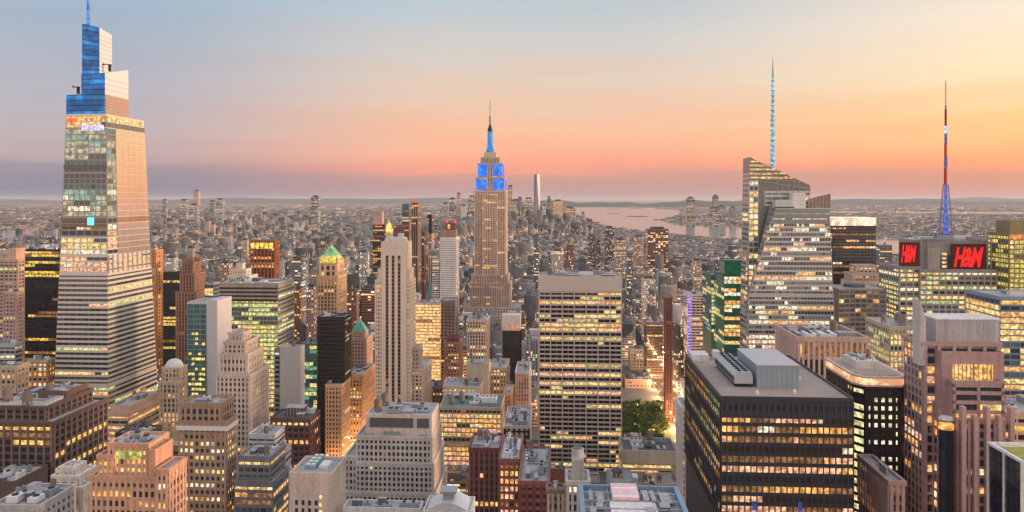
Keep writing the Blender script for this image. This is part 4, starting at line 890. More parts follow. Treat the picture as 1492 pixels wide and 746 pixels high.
# ===================================================== faceted crystal tower with spire
FAC = wall((.40, .42, .42), .3, .06, .6, .3); FL = wall((.46, .49, .50), .25, .08, .6, .4)
b = B('skyscraper', 'faceted crystal glass skyscraper with slanted roof screen and lit spire', 'skyscraper', 1085, 620, [FL, FL], 560)
GB = (glass((.08,.09,.10), .1), glass((.16,.18,.19), .12), glass((.03,.03,.035), .12))
sB = St(4.1, 3.0, .38, .10, .2, .2, [(PNK, 4), (WHT, 5), (AMB, 2)], GB, .22, .12, .55)
zb0 = 0; ztf = b.lz(303, 5)
# front block: bottom and top outlines (local)
bx0, bx1 = b.lx(1084, 0), b.lx(1228, 0); tx0, tx1 = b.lx(1131, 8), b.lx(1208, 8)
x0b, x1b = bx0, bx1
Db = 40
bot = [(bx0+3, 0), (bx1, 0), (bx1, Db), (bx0, Db), (bx0, 6)]; 
# slanted shoulder: the left edge of the front face leans right as it rises; a triangular facet fills the corner
zk = b.lz(430, 4)
P0 = (bx0+3, 0, 0); P1 = (bx1, 0, 0); T1 = (tx1, 8, ztf); T0 = (tx0, 8, ztf)
K0 = (b.lx(1093, 2), 8*zk/ztf, zk); K1 = (b.lx(1127, 3), 3, zk)   # knee: front face begins to lean here
L0 = (bx0, 14, 0); LT = (b.lx(1122, 22), 22, ztf+1)
mb = b.w
def tri(*p): b.w.poly(list(p), 0)
BR, TR = (bx1, Db, 0), (tx1+1, Db, ztf); BLk, TLk = (bx0, Db, 0), (b.lx(1118, Db), Db, ztf)
KR = (tx1+(bx1-tx1)*(ztf-zk)/ztf, 8*zk/ztf, zk)
lerp = lambda p, q, t: tuple(p[i]+(q[i]-p[i])*t for i in range(3))
# core polygons
b.w.poly([P0, P1, KR, K0]); b.w.poly([K0, KR, T1, T0]); b.w.poly([P1, BR, TR, T1]); b.w.poly([BR, BLk, TLk, TR]); b.w.poly([T0, T1, TR, TLk])
b.w.poly([BLk, L0, (b.lx(1090, 14), 14, zk), LT, TLk])
b.foot.append((bx0, bx1, 0, Db))
# glazed faces
b.facade(P0, P1, lerp(P1, KR, .999), lerp(P0, K0, .999), sB.but(floor=.3), b.lz(575))
KL = lerp(K0, KR, .0)
b.facade(K0, KR, T1, T0, sB, 0)
b.facade((b.lx(1090, 14), 14, zk), K0, T0, LT, St(4.3, 12, .12, .02, .12, .1, [(WHT, 1)], (glass((.26,.28,.30), .12, .5), glass((.22,.24,.26), .12, .5)), 0, .02), 0)
b.facade(L0, P0, K0, (b.lx(1090, 14), 14, zk), St(4.3, 5, .5, .05, .2, .1, PAL_P, GB, .2, .12), b.lz(575))
b.facade(P1, BR, TR, T1, sB, b.lz(560))
# blank mechanical band at the top of the front block
mb = MB(); zc = b.lz(326, 8); t = zc/ztf
for k in range(3):
    za = zc+(ztf-zc)*k/3; zb_ = zc+(ztf-zc)*(k+.86)/3
    fa, fb_ = (za-zk)/(ztf-zk), (zb_-zk)/(ztf-zk)
    pa, pb = lerp(K0, T0, fa), lerp(KR, T1, fa); pc, pd = lerp(KR, T1, fb_), lerp(K0, T0, fb_)
    o = 1.0; mb.hexa([(pa[0],pa[1]-.7,pa[2]),(pb[0],pb[1]-.7,pb[2]),(pb[0],pb[1]+1,pb[2]),(pa[0],pa[1]+1,pa[2]),(pd[0],pd[1]-.7,pd[2]),(pc[0],pc[1]-.7,pc[2]),(pc[0],pc[1]+1,pc[2]),(pd[0],pd[1]+1,pd[2])], 0)
b.part('louvred_band', mb, wall((.22, .25, .25), .4, .06))
# rear taller slanted screen
yb = 26; rx0, rx1 = b.lx(1092, yb), b.lx(1180, yb); rl0 = b.lx(1086, yb)
zpk, zrt = b.lz(229, yb), b.lz(270, yb)
R0, R1 = (rl0, yb, 0), (rx1, yb, 0); RT0, RT1 = (rx0, yb, zpk), (rx1, yb, zrt); 
bk = 22
w = MB(); w.hexa([R0, R1, (rx1, yb+bk, 0), (rl0, yb+bk, 0), (rx0, yb, zpk), RT1, (rx1, yb+bk, zrt), (rx0, yb+bk, zpk)]); 
zq = b.lz(262, yb)
w2 = lambda z: rl0+(rx0-rl0)*z/zpk
b.facade((w2(b.lz(500, yb)), yb, b.lz(500, yb)), (b.lx(1105, yb), yb, b.lz(500, yb)), (b.lx(1105, yb), yb, zq), (w2(zq), yb, zq), St(5, 6, .3, .15, .2, .2, [(WHT, 3), (YEL, 4)], (DK, MIDG), .6, .35), b.lz(500, yb))
b.facade((b.lx(1114, yb), yb, b.lz(300, yb)), (rx1, yb, b.lz(300, yb)), (rx1, yb, zrt-5), (b.lx(1114, yb), yb, zrt-5), St(5, 6, .4, .08, .2, .15, [(YEL, 3), (WHT, 2)], (MIDG, GB[1]), .3, .12), b.lz(305, yb))
b.facade((rl0, yb+bk, b.lz(560, yb)), (rl0, yb, b.lz(560, yb)), (rx0, yb, zpk-14), (rx0, yb+bk, zpk-14), St(4.3, 5, .4, .1, .2, .15, [(YEL, 2), (PNK, 2), (DIM, 2)], (DK, MIDG), .3, .2), b.lz(560, yb))
b.part('rear_shaft', w, wall((.15, .165, .17), .22, .06, .8, .3))
# lattice roof screens
mb = MB()
for k in range(9):
    f = k/8; mb.bar((rx0, yb-.3, zq+(zpk-zq)*f-1 if k else zq), (rx0+(rx1-rx0)*(1-f*.97), yb-.3, (zrt+(zpk-zrt)*f) if k else zrt-3), (0,0,1), (0,-1,0), .5, .4)
for k in range(12):
    f = k/11; x = rx0+(rx1-rx0)*f; mb.box(x-.25, x+.25, yb-.6, yb-.2, zq if f < .4 else zrt-8, zpk+(zrt-zpk)*f)
b.part('roof_screen', mb, wall((.40, .32, .24), .4))
mb = MB()
for k in range(6): 
    z = zq+1+k*3.6; xr = rx0+(rx1-rx0)*min(1, (zpk-z)/(zpk-zrt))
    if xr > rx0+2: mb.box(rx0+.3, xr-1.5, yb-.18, yb-.1, z, z+1.6)
b.part('lit_screen_glass', mb, lit((1, .60, .22), .85, scale=.4))
xs0, xs1 = b.lx(1178, 14), b.lx(1211, 14); mb = MB(); za, zb_ = b.lz(290, 14), b.lz(282, 14)
mb.hexa([(xs0,14,ztf),(xs1,14,ztf),(xs1,15,ztf),(xs0,15,ztf),(xs0,14,za),(xs1-1,14,zb_),(xs1-1,15,zb_),(xs0,15,za)], 0)
for k in range(7): x = xs0+(xs1-xs0)*k/6.3; mb.box(x, x+.4, 13.6, 13.98, ztf, za+(zb_-za)*k/6.3, 1)
b.part('roof_screen', mb, [glass((.20,.17,.14), .1), wall((.45, .34, .26), .4)])
mb = MB(); mb.box(b.lx(1155, 12), b.lx(1174, 12), 12, 22, ztf, b.lz(281, 12)); b.part('white_cube', mb, wall((.62, .62, .62), .6, .08))
mb = MB(); mb.box(b.lx(1130, 12), b.lx(1155, 12), 12, 22, ztf, b.lz(291, 12)); mb.box(b.lx(1129, 11), b.lx(1157, 11), 11, 11.5, ztf-3, ztf+1, 1); b.part('cooling_unit', mb, [wall((.5, .5, .5)), BLACKM])
# spire
xsp = b.lx(1126, 36); zf = lambda y: b.lz(y, 36); mb = MB()
ys_ = [262, 200, 180, 160, 135, 120, 104, 85]; rr = [2.3, 2.0, 1.8, 1.5, 1.3, 1.2, .8, .3]
rng = [(262-k*7.2) for k in range(22)]
for k in range(len(rng)-1):
    y0_, y1_ = rng[k], rng[k+1]; f0 = (262-y0_)/158; r0 = 2.3-1.2*f0
    mb.cyl(xsp, 36, r0, zf(y0_), zf((y0_+y1_)/2), 0 if y0_ > 116 else 2, 8, r0*.98); mb.cyl(xsp, 36, r0*.8, zf((y0_+y1_)/2), zf(y1_), 1 if y0_ > 116 else 2, 8, r0*.78)
    mb.cyl(xsp, 36, r0*1.35, zf(y0_)-.3, zf(y0_)+.3, 3, 8)
mb.cyl(xsp, 36, .9, zf(rng[-1]), zf(85), 3, 6, .2)
b.part('spire', mb, [lit((.10, .55, .85), 1.0), lit((.16, .38, .55), .75), lit((.9, .92, 1), 1.1), STEEL]); b.finish(cap=100)

# ===================================================== towers right of it
b = simple('office_tower', 'dark office tower with a bright white lit roof band behind the crystal tower', 'tower', 1213, 1276, 1208, 328, 900, CHAR, St(3.9, 4, .35, .12, .15, .2, [(AMB, 2), (DIM, 3), (WHT, 1)], (DK, DKB), .12, .06), D=40, vb=420, n=0)
l = b.last; mb = MB(); mb.box(l[0]-.5, l[1]+.5, -.5, 38, l[4]+.5, b.lz(317)); b.part('lit_roof_band', mb, lit((1, .72, .52), .95, scale=.12, lo=.6))
b = B('stone_tower', 'pale stepped stone tower top behind the curved grey office block', 'tower', 1240, 860, [wall((.50, .38, .32)), wall((.50, .38, .32))], 420)
b.tier(1240, 1286, 0, 30, 410, S_MAS.but(bw=4, fh=5)); b.tier(1242, 1281, 2, 24, 398, S_MAS.but(bw=4, fh=5), zb=b.last[4]); b.tier(1246, 1277, 5, 16, 386, S_MAS.but(bw=5, fh=5, floor=.2), zb=b.last[4]); b.finish()
# curved grey block
b = B('office_tower', 'concave grey brown glass office block right of the crystal tower', 'tower', 1222, 640, [wall((.26, .23, .22), .5), wall((.24, .21, .20), .5)], 530)
x0, x1 = b.lx(1222, 0), b.lx(1291, 0); zt = b.lz(421); nseg = 8
pts = [(x0+(x1-x0)*k/nseg, 3.5*sin(pi*k/nseg)) for k in range(nseg+1)]
b.w.prism(pts+[(x1, 34), (x0, 34)], 0, zt); b.foot.append((x0, x1, 0, 34))
b.rf.poly([(x, y+.4, zt+.02) for x, y in pts]+[(x1, 34, zt+.02), (x0, 34, zt+.02)])
scv = St(4, 4.4, .3, .08, .12, .15, [(YEL, 2), (DIM, 3), (AMB, 1)], (glass((.13,.12,.12), .15), glass((.09,.08,.08), .15)), .10, .02)
for k in range(nseg):
    (xa, ya), (xb, yb_) = pts[k], pts[k+1]; b.facade((xa, ya, b.lz(545)), (xb, yb_, b.lz(545)), (xb, yb_, zt-.5), (xa, ya, zt-.5), scv)
b.w.box(x1-.9, x1+.5, -.5, 34, 0, zt+.8, 1)
mb = MB(); mb.cyl((x0+x1)/2, 18, 9, zt, zt+2.5, 0, 16); b.part('round_helipad', mb, ROOF_D); b.finish()
# sign tower
b = B('skyscraper', 'office tower with red sign boards on its roof and a tall banded mast', 'skyscraper', 1310, 640, [wall((.30, .28, .27), .6), wall((.38, .34, .32), .6)], 480)
s4 = St(4.2, 5.2, .42, .2, .25, .35, [(GRN, 3), (YEL, 4), (WHT, 1)], (MIDG, DK), .55, .25, .75)
b.tier(1340, 1453, 0, 44, 392, s4, side=None); l = b.last
b.tier(1310, 1341, 3, 40, 388, s4.but(floor=.3), side=s4)
b.tier(1336, 1440, 5, 34, 350, None, zb=l[4], par=0); lt = b.last
# vertical stone bays and dark panels of the mechanical crown
for (a_, c_, m_) in ((1350, 1370, 1), (1424, 1436, 1)): b.w.box(b.lx(a_, 4), b.lx(c_, 4), 4, 5, l[4], b.lz(362), 1)
mb = MB(); mb.box(b.lx(1371, 4), b.lx(1384, 4), 4.3, 4.95, l[4], b.lz(372)); b.part('louvre', mb, DKB)
for k in range(5): mb = MB(); mb.box(b.lx(1373, 4), b.lx(1379, 4), 3.9, 4.25, b.lz(396-k*6), b.lz(393-k*6)); b.part('lit_window', mb, YEL)
RED = lit((1, .010, .014), .85, 'red_neon', .3, .85)
BRD = wall((.09, .015, .018), .5, .1)
xa, xb = b.lx(1387, 1), b.lx(1437, 1); za, zb_ = b.lz(392), b.lz(355)
mb = MB(); mb.box(xa, xb, 1, 2.5, za, zb_); o = b.part('sign_board', mb, BRD)
cu = bpy.data.curves.new('sign_letters', 'FONT'); cu.body = 'H&M'; cu.size = 1; cu.extrude = .03; cu.shear = .35; cu.offset = .035; cu.space_character = .86
to = bpy.data.objects.new('tmp_letters', cu); COL.objects.link(to); bpy.context.view_layer.update()
me = bpy.data.meshes.new_from_object(to.evaluated_get(bpy.context.evaluated_depsgraph_get())); bpy.data.objects.remove(to); me.name = 'sign_letters'
vs = [v.co for v in me.vertices]; mnx, mxx = min(v.x for v in vs), max(v.x for v in vs); mny, mxy = min(v.y for v in vs), max(v.y for v in vs)
tw, th_ = b.lx(1433, 1)-b.lx(1389.5, 1), b.lz(360)-b.lz(389)
for v in me.vertices:
    x, y, z = v.co; v.co = (b.lx(1389.5, .9)+(x-mnx)/(mxx-mnx)*tw, .8-z*4, b.lz(389)+(y-mny)/(mxy-mny)*th_)
me.materials.clear(); me.materials.append(RED)
to = bpy.data.objects.new('sign_letters', me); COL.objects.link(to); to.parent = b.o
# second board faces left-front, seen foreshortened
xa, xb = b.lx(1311, 2), b.lx(1340, 2); mb = MB(); mb.box(xa, xb, 2.2, 3.6, b.lz(388), b.lz(353)); b.part('sign_board', mb, BRD)
cu = bpy.data.meshes.new('sign_letters'); xl0, xl1 = b.lx(1313, 1.8), b.lx(1335, 1.8); o0 = me.copy()
for v in o0.vertices:
    x, y, z = v.co; v.co = (xl0+(x-b.lx(1389.5, .9))/tw*(xl1-xl0), 1.9+(y-.8), b.lz(383)+(z-b.lz(389))/th_*(b.lz(357)-b.lz(383)))
to2 = bpy.data.objects.new('sign_letters', o0); COL.objects.link(to2); to2.parent = b.o
# frames and roof plant
mb = MB()
for x in (1342, 1352, 1438, 1444): xx = b.lx(x, 3); mb.box(xx-.4, xx+.4, 2.6, 3.4, l[4], b.lz(347))
mb.box(b.lx(1342, 3), b.lx(1372, 3), 2.7, 3.3, b.lz(349), b.lz(346)); mb.box(b.lx(1416, 3), b.lx(1444, 3), 2.7, 3.3, b.lz(349), b.lz(346))
b.part('roof_frame', mb, STEEL)
b.clutter(6, (lt[0], lt[1], lt[2], lt[3], lt[4]), hmax=6, tank=0)
xm = b.lx(1378, 16); zf = lambda y: b.lz(y, 16)
mb = MB(); LB = 1
for k in range(9):      # braced lattice base
    ya, yb_ = 350-k*9, 350-(k+1)*9; r0, r1 = 5.2-k*.38, 5.2-(k+1)*.38
    for sx, sy in ((-1,-1),(1,-1),(1,1),(-1,1)): mb.prism([(xm+sx*r0*.8-.35, 16+sy*r0*.8-.35), (xm+sx*r0*.8+.35, 16+sy*r0*.8-.35), (xm+sx*r0*.8+.35, 16+sy*r0*.8+.35), (xm+sx*r0*.8-.35, 16+sy*r0*.8+.35)], zf(ya), zf(yb_), 0, [(xm+sx*r1*.8-.35, 16+sy*r1*.8-.35), (xm+sx*r1*.8+.35, 16+sy*r1*.8-.35), (xm+sx*r1*.8+.35, 16+sy*r1*.8+.35), (xm+sx*r1*.8-.35, 16+sy*r1*.8+.35)])
    mb.box(xm-r1*.8, xm+r1*.8, 16-r1*.8, 16+r1*.8, zf(yb_)-.3, zf(yb_)+.3, 0); mb.cyl(xm, 16, r1*.5, zf(ya), zf(yb_)-.3, 1, 8)
    if k in (0, 2, 4): mb.box(xm-r0-3.5, xm+r0+3.5, 15.3, 16.7, zf(yb_), zf(yb_)+.8, 0)
seg = [(269, 245, 1.5, 2), (245, 228, 1.4, 3), (228, 210, 1.25, 2), (210, 195, 1.1, 3), (195, 184, 1.1, 4), (184, 160, .95, 5), (160, 154, .7, 3), (154, 118, .35, 6)]
for ya, yb_, r, m_ in seg: mb.cyl(xm, 16, r*1.05, zf(ya), zf(yb_), m_, 8, r)
for k in range(6): mb.cyl(xm, 16, .8, zf(150-k*5)-.3, zf(150-k*5)+.3, 6, 6)
b.part('antenna_mast', mb, [wall((.20,.22,.40), .5), lit((.05, .15, .85), .8, 'blue_light'), wall((.45, .05, .04), .5), lit((.25, .18, .55), .4, 'violet_light'), lit((.35, .65, 1), 1.0), wall((.22, .05, .03), .6), wall((.5, .36, .30), .6)])
b.finish()
# small hazy things by the river at right
simple('apartment_tower', 'rounded hazy blue tower by the river between dark tower and red signs', 'tower', 1282, 1300, 1279, 357, 1800, [wall((.20, .24, .30)), GREY], St(4, 6, .3, .1, .1), D=26, vb=420, n=1)
# grey green gridded block
simple('office_building', 'olive gridded office block with lit windows before the sign tower', 'building', 1296, 1345, 1290, 475, 520, [wall((.42, .40, .33)), wall((.42, .40, .33))], St(4, 2.8, .3, .3, .3, .4, PAL_Y, (MIDG, DK), .5, .3), D=40, vb=560, n=3)
# right edge
b = B('office_tower', 'yellow lit tower with dark crown at the right edge', 'tower', 1470, 620, [wall((.24, .20, .10)), wall((.26, .22, .12))], 440)
b.tier(1470, 1560, 0, 30, 340, St(4, 4, .3, .2, .2, .3, [(lit((.75, .62, .14), .75), 3), (YEL, 1)], (TG, MIDG), .6, .3)); l = b.last; b.tier(1472, 1560, 2, 20, 322, None, zb=l[4]); mb = MB(); mb.box(l[0], l[1], -.6, 0, l[4]-4, l[4]); b.part('red_lit_band', mb, lit((1, .3, .08), .9)); b.finish()
simple('office_tower', 'blue grey glass tower with lit floors below the yellow tower at right edge', 'tower', 1457, 1560, 1449, 432, 480, [wall((.20, .28, .36), .4), STEEL], St(4, 6, .26, .06, .15, .15, [(AMB, 3), (YEL, 3)], (DKB, glass((.08,.14,.2))), .4, .15), D=40, vb=590, n=3)
simple('office_building', 'beige lit block with yellow windows at the right edge', 'building', 1466, 1560, 1462, 600, 340, [PINKB, BEIGE], St(4, 5, .4, .12, .3, .3, [(lit((1,.62,.10), 1), 4), (AMB, 2)], (DK,), .7, .3), D=30, vb=660, n=3)
# striped pinkish block
b = B('office_building', 'pinkish stone block with tall dark window slots right of centre', 'building', 1162, 450, [wall((.46, .33, .29)), wall((.52, .38, .34))], 545)
b.tier(1162, 1264, 0, dep(b, 1162, 1131), 490, St(11, 3.1, .12, .42, .2, .9, [(DIM, 2), (AMB, 1)], (DK,), .1, .08), side=St(11, 3.1, .12, .6, .2, .9, [(DIM, 1)], (DK,), 0, 0), par=2); b.clutter(16, hmax=4); b.finish(ROOF_D)
# chamfered black building with glowing roof rim
b = B('office_tower', 'black tower with small square lit windows and a glowing peach roof rim', 'tower', 1245, 330, [wall((.028, .026, .028), .5, .1)]*2, 760)
x0, x1 = b.lx(1260, 0), b.lx(1313, 0); yc = 5.0; xl = b.lx(1243, yc); D6 = dep(b, 1245, 1206, 5)+5; zt = b.lz(562)
out = [(x0, 0), (x1, 0), (x1+3, 4), (x1+3, D6), (xl, D6), (xl, yc)]
b.w.prism(out, 0, zt); b.foot.append((xl, x1+3, 0, D6))
sq_ = St(3.9, 3.2, .5, .52, .25, .3, [(lit((1,.78,.42), 1.0), 5), (WHT, 3)], (DK,), .62, .35, .8)
b.facade((x0, 0, b.lz(760)), (x1, 0, b.lz(760)), (x1, 0, zt-.5), (x0, 0, zt-.5), sq_)
b.facade((xl, yc, b.lz(760)), (x0, 0, b.lz(760)), (x0, 0, zt-.5), (xl, yc, zt-.5), St(3.9, 9, .36, .06, .25, .3, [(lit((.92,.80,.40), .95), 4)], (DK, MIDG), .9, .6))
b.facade((xl, D6, b.lz(760)), (xl, yc, b.lz(760)), (xl, yc, zt-.5), (xl, D6, zt-.5), St(3.9, 3.2, .4, .4, .25, .3, PAL_Y, (DK, MIDG), .3, .2))
rim = lambda e: [(x0-e*.6, -e), (x1+e*.5, -e), (x1+3+e, 4-e*.4), (x1+3+e, D6+e), (xl-e, D6+e), (xl-e, yc-e*.4)]
mb = MB(); mb.prism(rim(.9), zt-.2, zt+.5, 0); mb.prism(rim(.2), zt+.5, zt+3.6, 1); mb.prism(rim(1.0), zt+3.6, zt+4.3, 0); b.part('glowing_rim', mb, [wall((.55, .42, .34)), lit((1, .50, .26), .95, scale=.15, lo=.6)])
b.last = (xl+4, x1-1, 9, D6-2, zt+4.3)
mb = MB(); mb.prism(rim(-1.2), zt+4.3, zt+4.5); b.part('roof', mb, wall((.34, .28, .25), .9))
mb = MB(); mb.box(xl+5, x1-3, 14, D6-8, zt+4.5, zt+8); b.part('penthouse', mb, LGREY); b.last = (xl+5, x1-3, 14, D6-8, zt+8); b.clutter(8, hmax=2); b.finish()
# thin white slab left of the black block
simple('stone_building', 'thin white masonry slab in front of the avenue, left of the big black block', 'building', 993, 1010, 985, 592, 430, [wall((.62, .57, .56)), wall((.62, .57, .56))], St(3.7, 2.6, .45, .5, .2, .3, PAL_W, (DK,), .02, .06), vb=760, n=2)
# big black foreground block
b = B('office_tower', 'large black steel office block with lit strip windows and flat pale roof, foreground right', 'tower', 1050, 287, [wall((.042, .044, .055), .4, .1), wall((.05, .052, .062), .4, .1)], 760)
s6 = St(3.85, 2.35, .38, .20, .35, .5, [(PNK, 4), (AMB, 3), (WHT, 1), (DIM, 5)], (DK, glass((.05,.03,.02), .15)), .46, .06, .90)
D7 = 78
b.tier(1050, 1244, 0, D7, 577, None, side=None, par=.9); l = b.last; zt = l[4]
zb_ = b.lz(762)
b.facade((l[0], 0, zb_), (l[1], 0, zb_), (l[1], 0, zt-6.0), (l[0], 0, zt-6.0), s6)
b.facade((l[0], 0, zt-6.0), (l[1], 0, zt-6.0), (l[1], 0, zt-.9), (l[0], 0, zt-.9), St(5.1, 2.35, .30, .30, .35, .5, [(DIM, 1), (AMB, 1)], (DK,), .02, .02))
b.facade((l[0], D7, zb_), (l[0], 0, zb_), (l[0], 0, zt-.9), (l[0], D7, zt-.9), St(3.85, 3.6, .34, .16, .3, .5, [(AMB, 3), (YEL, 2), (GRN, 1)], (DK, MIDG), .34, .14, .75))
xa, xb = b.lx(1097, 10), b.lx(1164, 10); ya, yb_ = 17, 50
mb = MB(); xa2, xb2 = b.lx(1103, ya), b.lx(1164, ya); mb.box(xa2, xb2, ya, yb_, zt, zt+9.2); 
for k in range(9): mb.box(xa2+(xb2-xa2)*k/8.2, xa2+(xb2-xa2)*k/8.2+.12, ya-.06, ya, zt, zt+9.2)
mb.box(xa2-.2, xb2+.2, ya-.2, yb_+.2, zt+9.2, zt+9.6, 1); b.part('penthouse', mb, [wall((.24, .29, .34), .5, .06), wall((.44, .43, .46), .8, .1)])
mb = MB(); xr = b.lx(1070, 18); xe = b.lx(1097, 18); 
mb.box(xr, xe, 18, 56, zt+1.4, zt+4.4); mb.hexa([(xr,18,zt+4.4),(xe,18,zt+4.4),(xe,56,zt+4.4),(xr,56,zt+4.4),(xr+1.6,18,zt+6.2),(xe-.6,18,zt+6.2),(xe-.6,56,zt+6.2),(xr+1.6,56,zt+6.2)], 0)
mb.box(xr+.4, xe-.3, 18.5, 55, zt, zt+1.4, 1)
for k in range(10):
    for xx in (.34, .68): mb.cyl(xr+(xe-xr)*xx, 20.5+k*3.7, .95, zt+6.2, zt+6.7, 1, 10)
for k in range(20): mb.box(xr-.12, xr, 18.5+k*1.9, 19.5+k*1.9, zt+1.8, zt+4.1, 1)
b.part('cooling_tower', mb, [wall((.40, .43, .45), .5, .1), BLACKM])
for (fx, fy) in ((.60, 8), (.78, 30), (.3, 6), (.9, 60)):
    mb = MB(); x = l[0]+(l[1]-l[0])*fx; mb.box(x, x+1.1, fy, fy+1.1, zt, zt+1.0); mb.cyl(x+.5, fy+.5, .5, zt+1, zt+1.7, 0, 8); b.part('vent', mb, WHITE)
mb = MB(); mb.box(l[0]+1, l[0]+9, D7-12, D7-2, zt, zt+3); mb.box(l[0]+12, l[0]+15, D7-9, D7-3, zt, zt+4); b.part('penthouse', mb, LGREY)
mb = MB()
for f in (.235, .58): x = l[0]+(l[1]-l[0])*f; mb.box(x, x+1.7, -.75, -.6, b.lz(741), b.lz(728))
b.part('blue_lit_emblem', mb, lit((.03, .08, .45), .5, scale=2))
b.finish(wall((.32, .26, .235), .9, .2))
# pink granite deco style tower at right
PG = wall((.36, .24, .235)); PG2 = wall((.40, .27, .265)); PGG = wall((.38, .36, .38))
b = B('office_tower', 'pink granite tower with stepped piers and gold lit loggia, foreground right', 'tower', 1340, 300, [PG, PG2], 760)
sA = St(3.8, 3.4, .30, .26, .2, .34, [(PNK, 2), (AMB, 3), (WHT, 1)], (DK, MIDG), .14, .10)
lowS = St(3.8, 3.6, .34, .34, .25, 1.1, [(PNK, 3), (AMB, 3), (WHT, 2)], (DK,), .18, .12)
# tall rear block
b.tier(1345, 1455, 14, 17, 498, lowS.but(bw=6.5, fh=4.2, sp=.3, pr=.2), side=sA, par=1); l = b.last
mb = MB(); mb.box(l[0]+6, l[1]+1, 15, 30, l[4], b.lz(466, 14)); 
for k in range(28): mb.box(l[0]+6+k*(l[1]-l[0]-6)/28, l[0]+6.15+k*(l[1]-l[0]-6)/28, 14.8, 15, l[4], b.lz(466, 14), 1)
mb.box(l[0]+5.6, l[1]+1.4, 14.6, 30.4, b.lz(466, 14), b.lz(464, 14), 1); b.part('louvred_penthouse', mb, [PGG, LGREY])
mb = MB(); xa = b.lx(1341, 13); mb.hexa([(xa,13,l[4]-9),(xa+2.6,13,l[4]-9),(xa+2.6,20,l[4]-9),(xa,20,l[4]-9),(xa,13,b.lz(438, 13)),(xa+2.2,13,b.lz(462, 13)),(xa+2.2,20,b.lz(462, 13)),(xa,20,b.lz(438, 13))]); b.part('fin_wall', mb, wall((.5, .44, .44)))
# pink portal with loggia
b.tier(1372, 1463, 8, 12, 512, None, side=None, par=1.0); l2 = b.last
mb = MB()
for pa, pb in ((1388, 1416), (1420, 1446)): mb.box(b.lx(pa, 8), b.lx(pb, 8), 7.6, 7.95, b.lz(554, 8), b.lz(530, 8))
b.part('lit_loggia', mb, lit((1, .52, .12), 1.0, scale=.7, lo=.25))
mb = MB()
for k in range(10):
    if k != 5: x = b.lx(1390+k*6, 7.5); mb.box(x-.15, x+.15, 7.2, 7.55, b.lz(554, 8), b.lz(530, 8))
b.part('loggia_mullion', mb, PG)
# grey bay in front
b.tier(1388, 1463, 4, 10, 554, St(3.9, 9.5, .40, .12, .35, .35, [(AMB, 3), (YEL, 2)], (DK,), .4, .3, .6, 0, 0), side=None, par=.8)
b.finish(ROOF_G) if 0 else None
# lower piered front
b.tier(1398, 1474, 0, 12, 612, lowS.but(bw=3.3, dp=1.0), side=None, par=0, blankz=0); l3 = b.last
x0_, x1_ = l3[0], l3[1]
for k, yy in enumerate((590, 603, 590, 603, 590)):
    x = x0_+(x1_-x0_-1.6)*k/4; b.w.box(x, x+1.6, -2.2, .5, 0, b.lz(yy), 1)
# long east flank running back from the glass turret, with free standing pier tops
xf = b.lx(1386, 0); b.tier(0, 0, 7, 44, 612, None, side=sA.but(fh=3.8, bw=3.4, pr=.26, floor=.34, win=.18), x0=xf, x1=b.lx(1400, 0), par=.4)
for k in range(8): y = 8+k*5.8; b.w.box(xf-.7, xf+.8, y, y+1.2, 0, b.lz(596 if k % 2 else 604, 0), 1)
b.tier(0, 0, 20, 34, 560, None, side=sA, x0=xf+3.2, x1=xf+9, par=.4)
xg = b.lx(1384, 1); mb = MB(); mb.cyl(xg, 4, 2.7, 0, b.lz(626, 2)-.02, 0, 16); b.part('glass_turret', mb, glass((.02, .03, .04)))
mb = MB(); mb.cyl(xg, 4, 2.85, b.lz(626, 2), b.lz(619, 2), 0, 16); b.part('lit_turret_band', mb, AMB)
mb = MB(); mb.cyl(xg, 4, 2.9, b.lz(612, 2), b.lz(608, 2), 0, 16, 2.2); b.part('turret_cap', mb, LGREY)
b.clutter(4, l, hmax=2); b.finish(ROOF_G)
simple('stone_building', 'pink granite low wing with gold lit windows left of the stepped granite tower', 'building', 1296, 1318, 1290, 700, 292, [PG, PG2], S_PIER.but(bw=2.6, floor=.4, win=.3), D=30, vb=760, n=2)
# black framed glass block at right bottom
b = B('office_building', 'black glass block with white corner frames at the bottom right', 'building', 1442, 230, [wall((.02, .022, .03), .3), wall((.62, .60, .60))], 760)
x0 = b.lx(1489, 0); x1 = x0+30; D8 = dep(b, 1489, 1442); zt = b.lz(672); b.w.box(x0, x1, 0, D8, 0, zt-.8, 0); b.foot.append((x0, x1, 0, D8))
b.facade((x0, D8, b.lz(775)), (x0, 0, b.lz(775)), (x0, 0, zt-.5), (x0, D8, zt-.5), St(4, 3.5, .08, .03, .1, .1, [(DIM, 2), (AMB, 1)], (glass((.012,.016,.03)), DK), .05, .02, scol=0, pcol=0))
for y in (-.6, D8*.5, D8): b.w.box(x0-.5, x0+.3, y, y+.6, 0, zt-.3, 1)
b.w.box(x0-.6, x0+.6, -.6, D8+.6, zt-.3, zt+.5, 1); b.w.box(x0+.6, x1, D8, D8+.6, zt-.3, zt+.5, 1); b.w.box(x0+.6, x1, -.6, 0, zt-.3, zt+.5, 1)
b.rf.quad((x0+.6,.1,zt-.4),(x1,.1,zt-.4),(x1,D8,zt-.4),(x0+.6,D8,zt-.4)); mb = MB(); mb.box(x0+2.5, x1, 2, D8-2, zt-.38, zt-.2); b.part('sedum_patch', mb, wall((.30, .30, .06), .9, .4)); b.finish(LGREY)
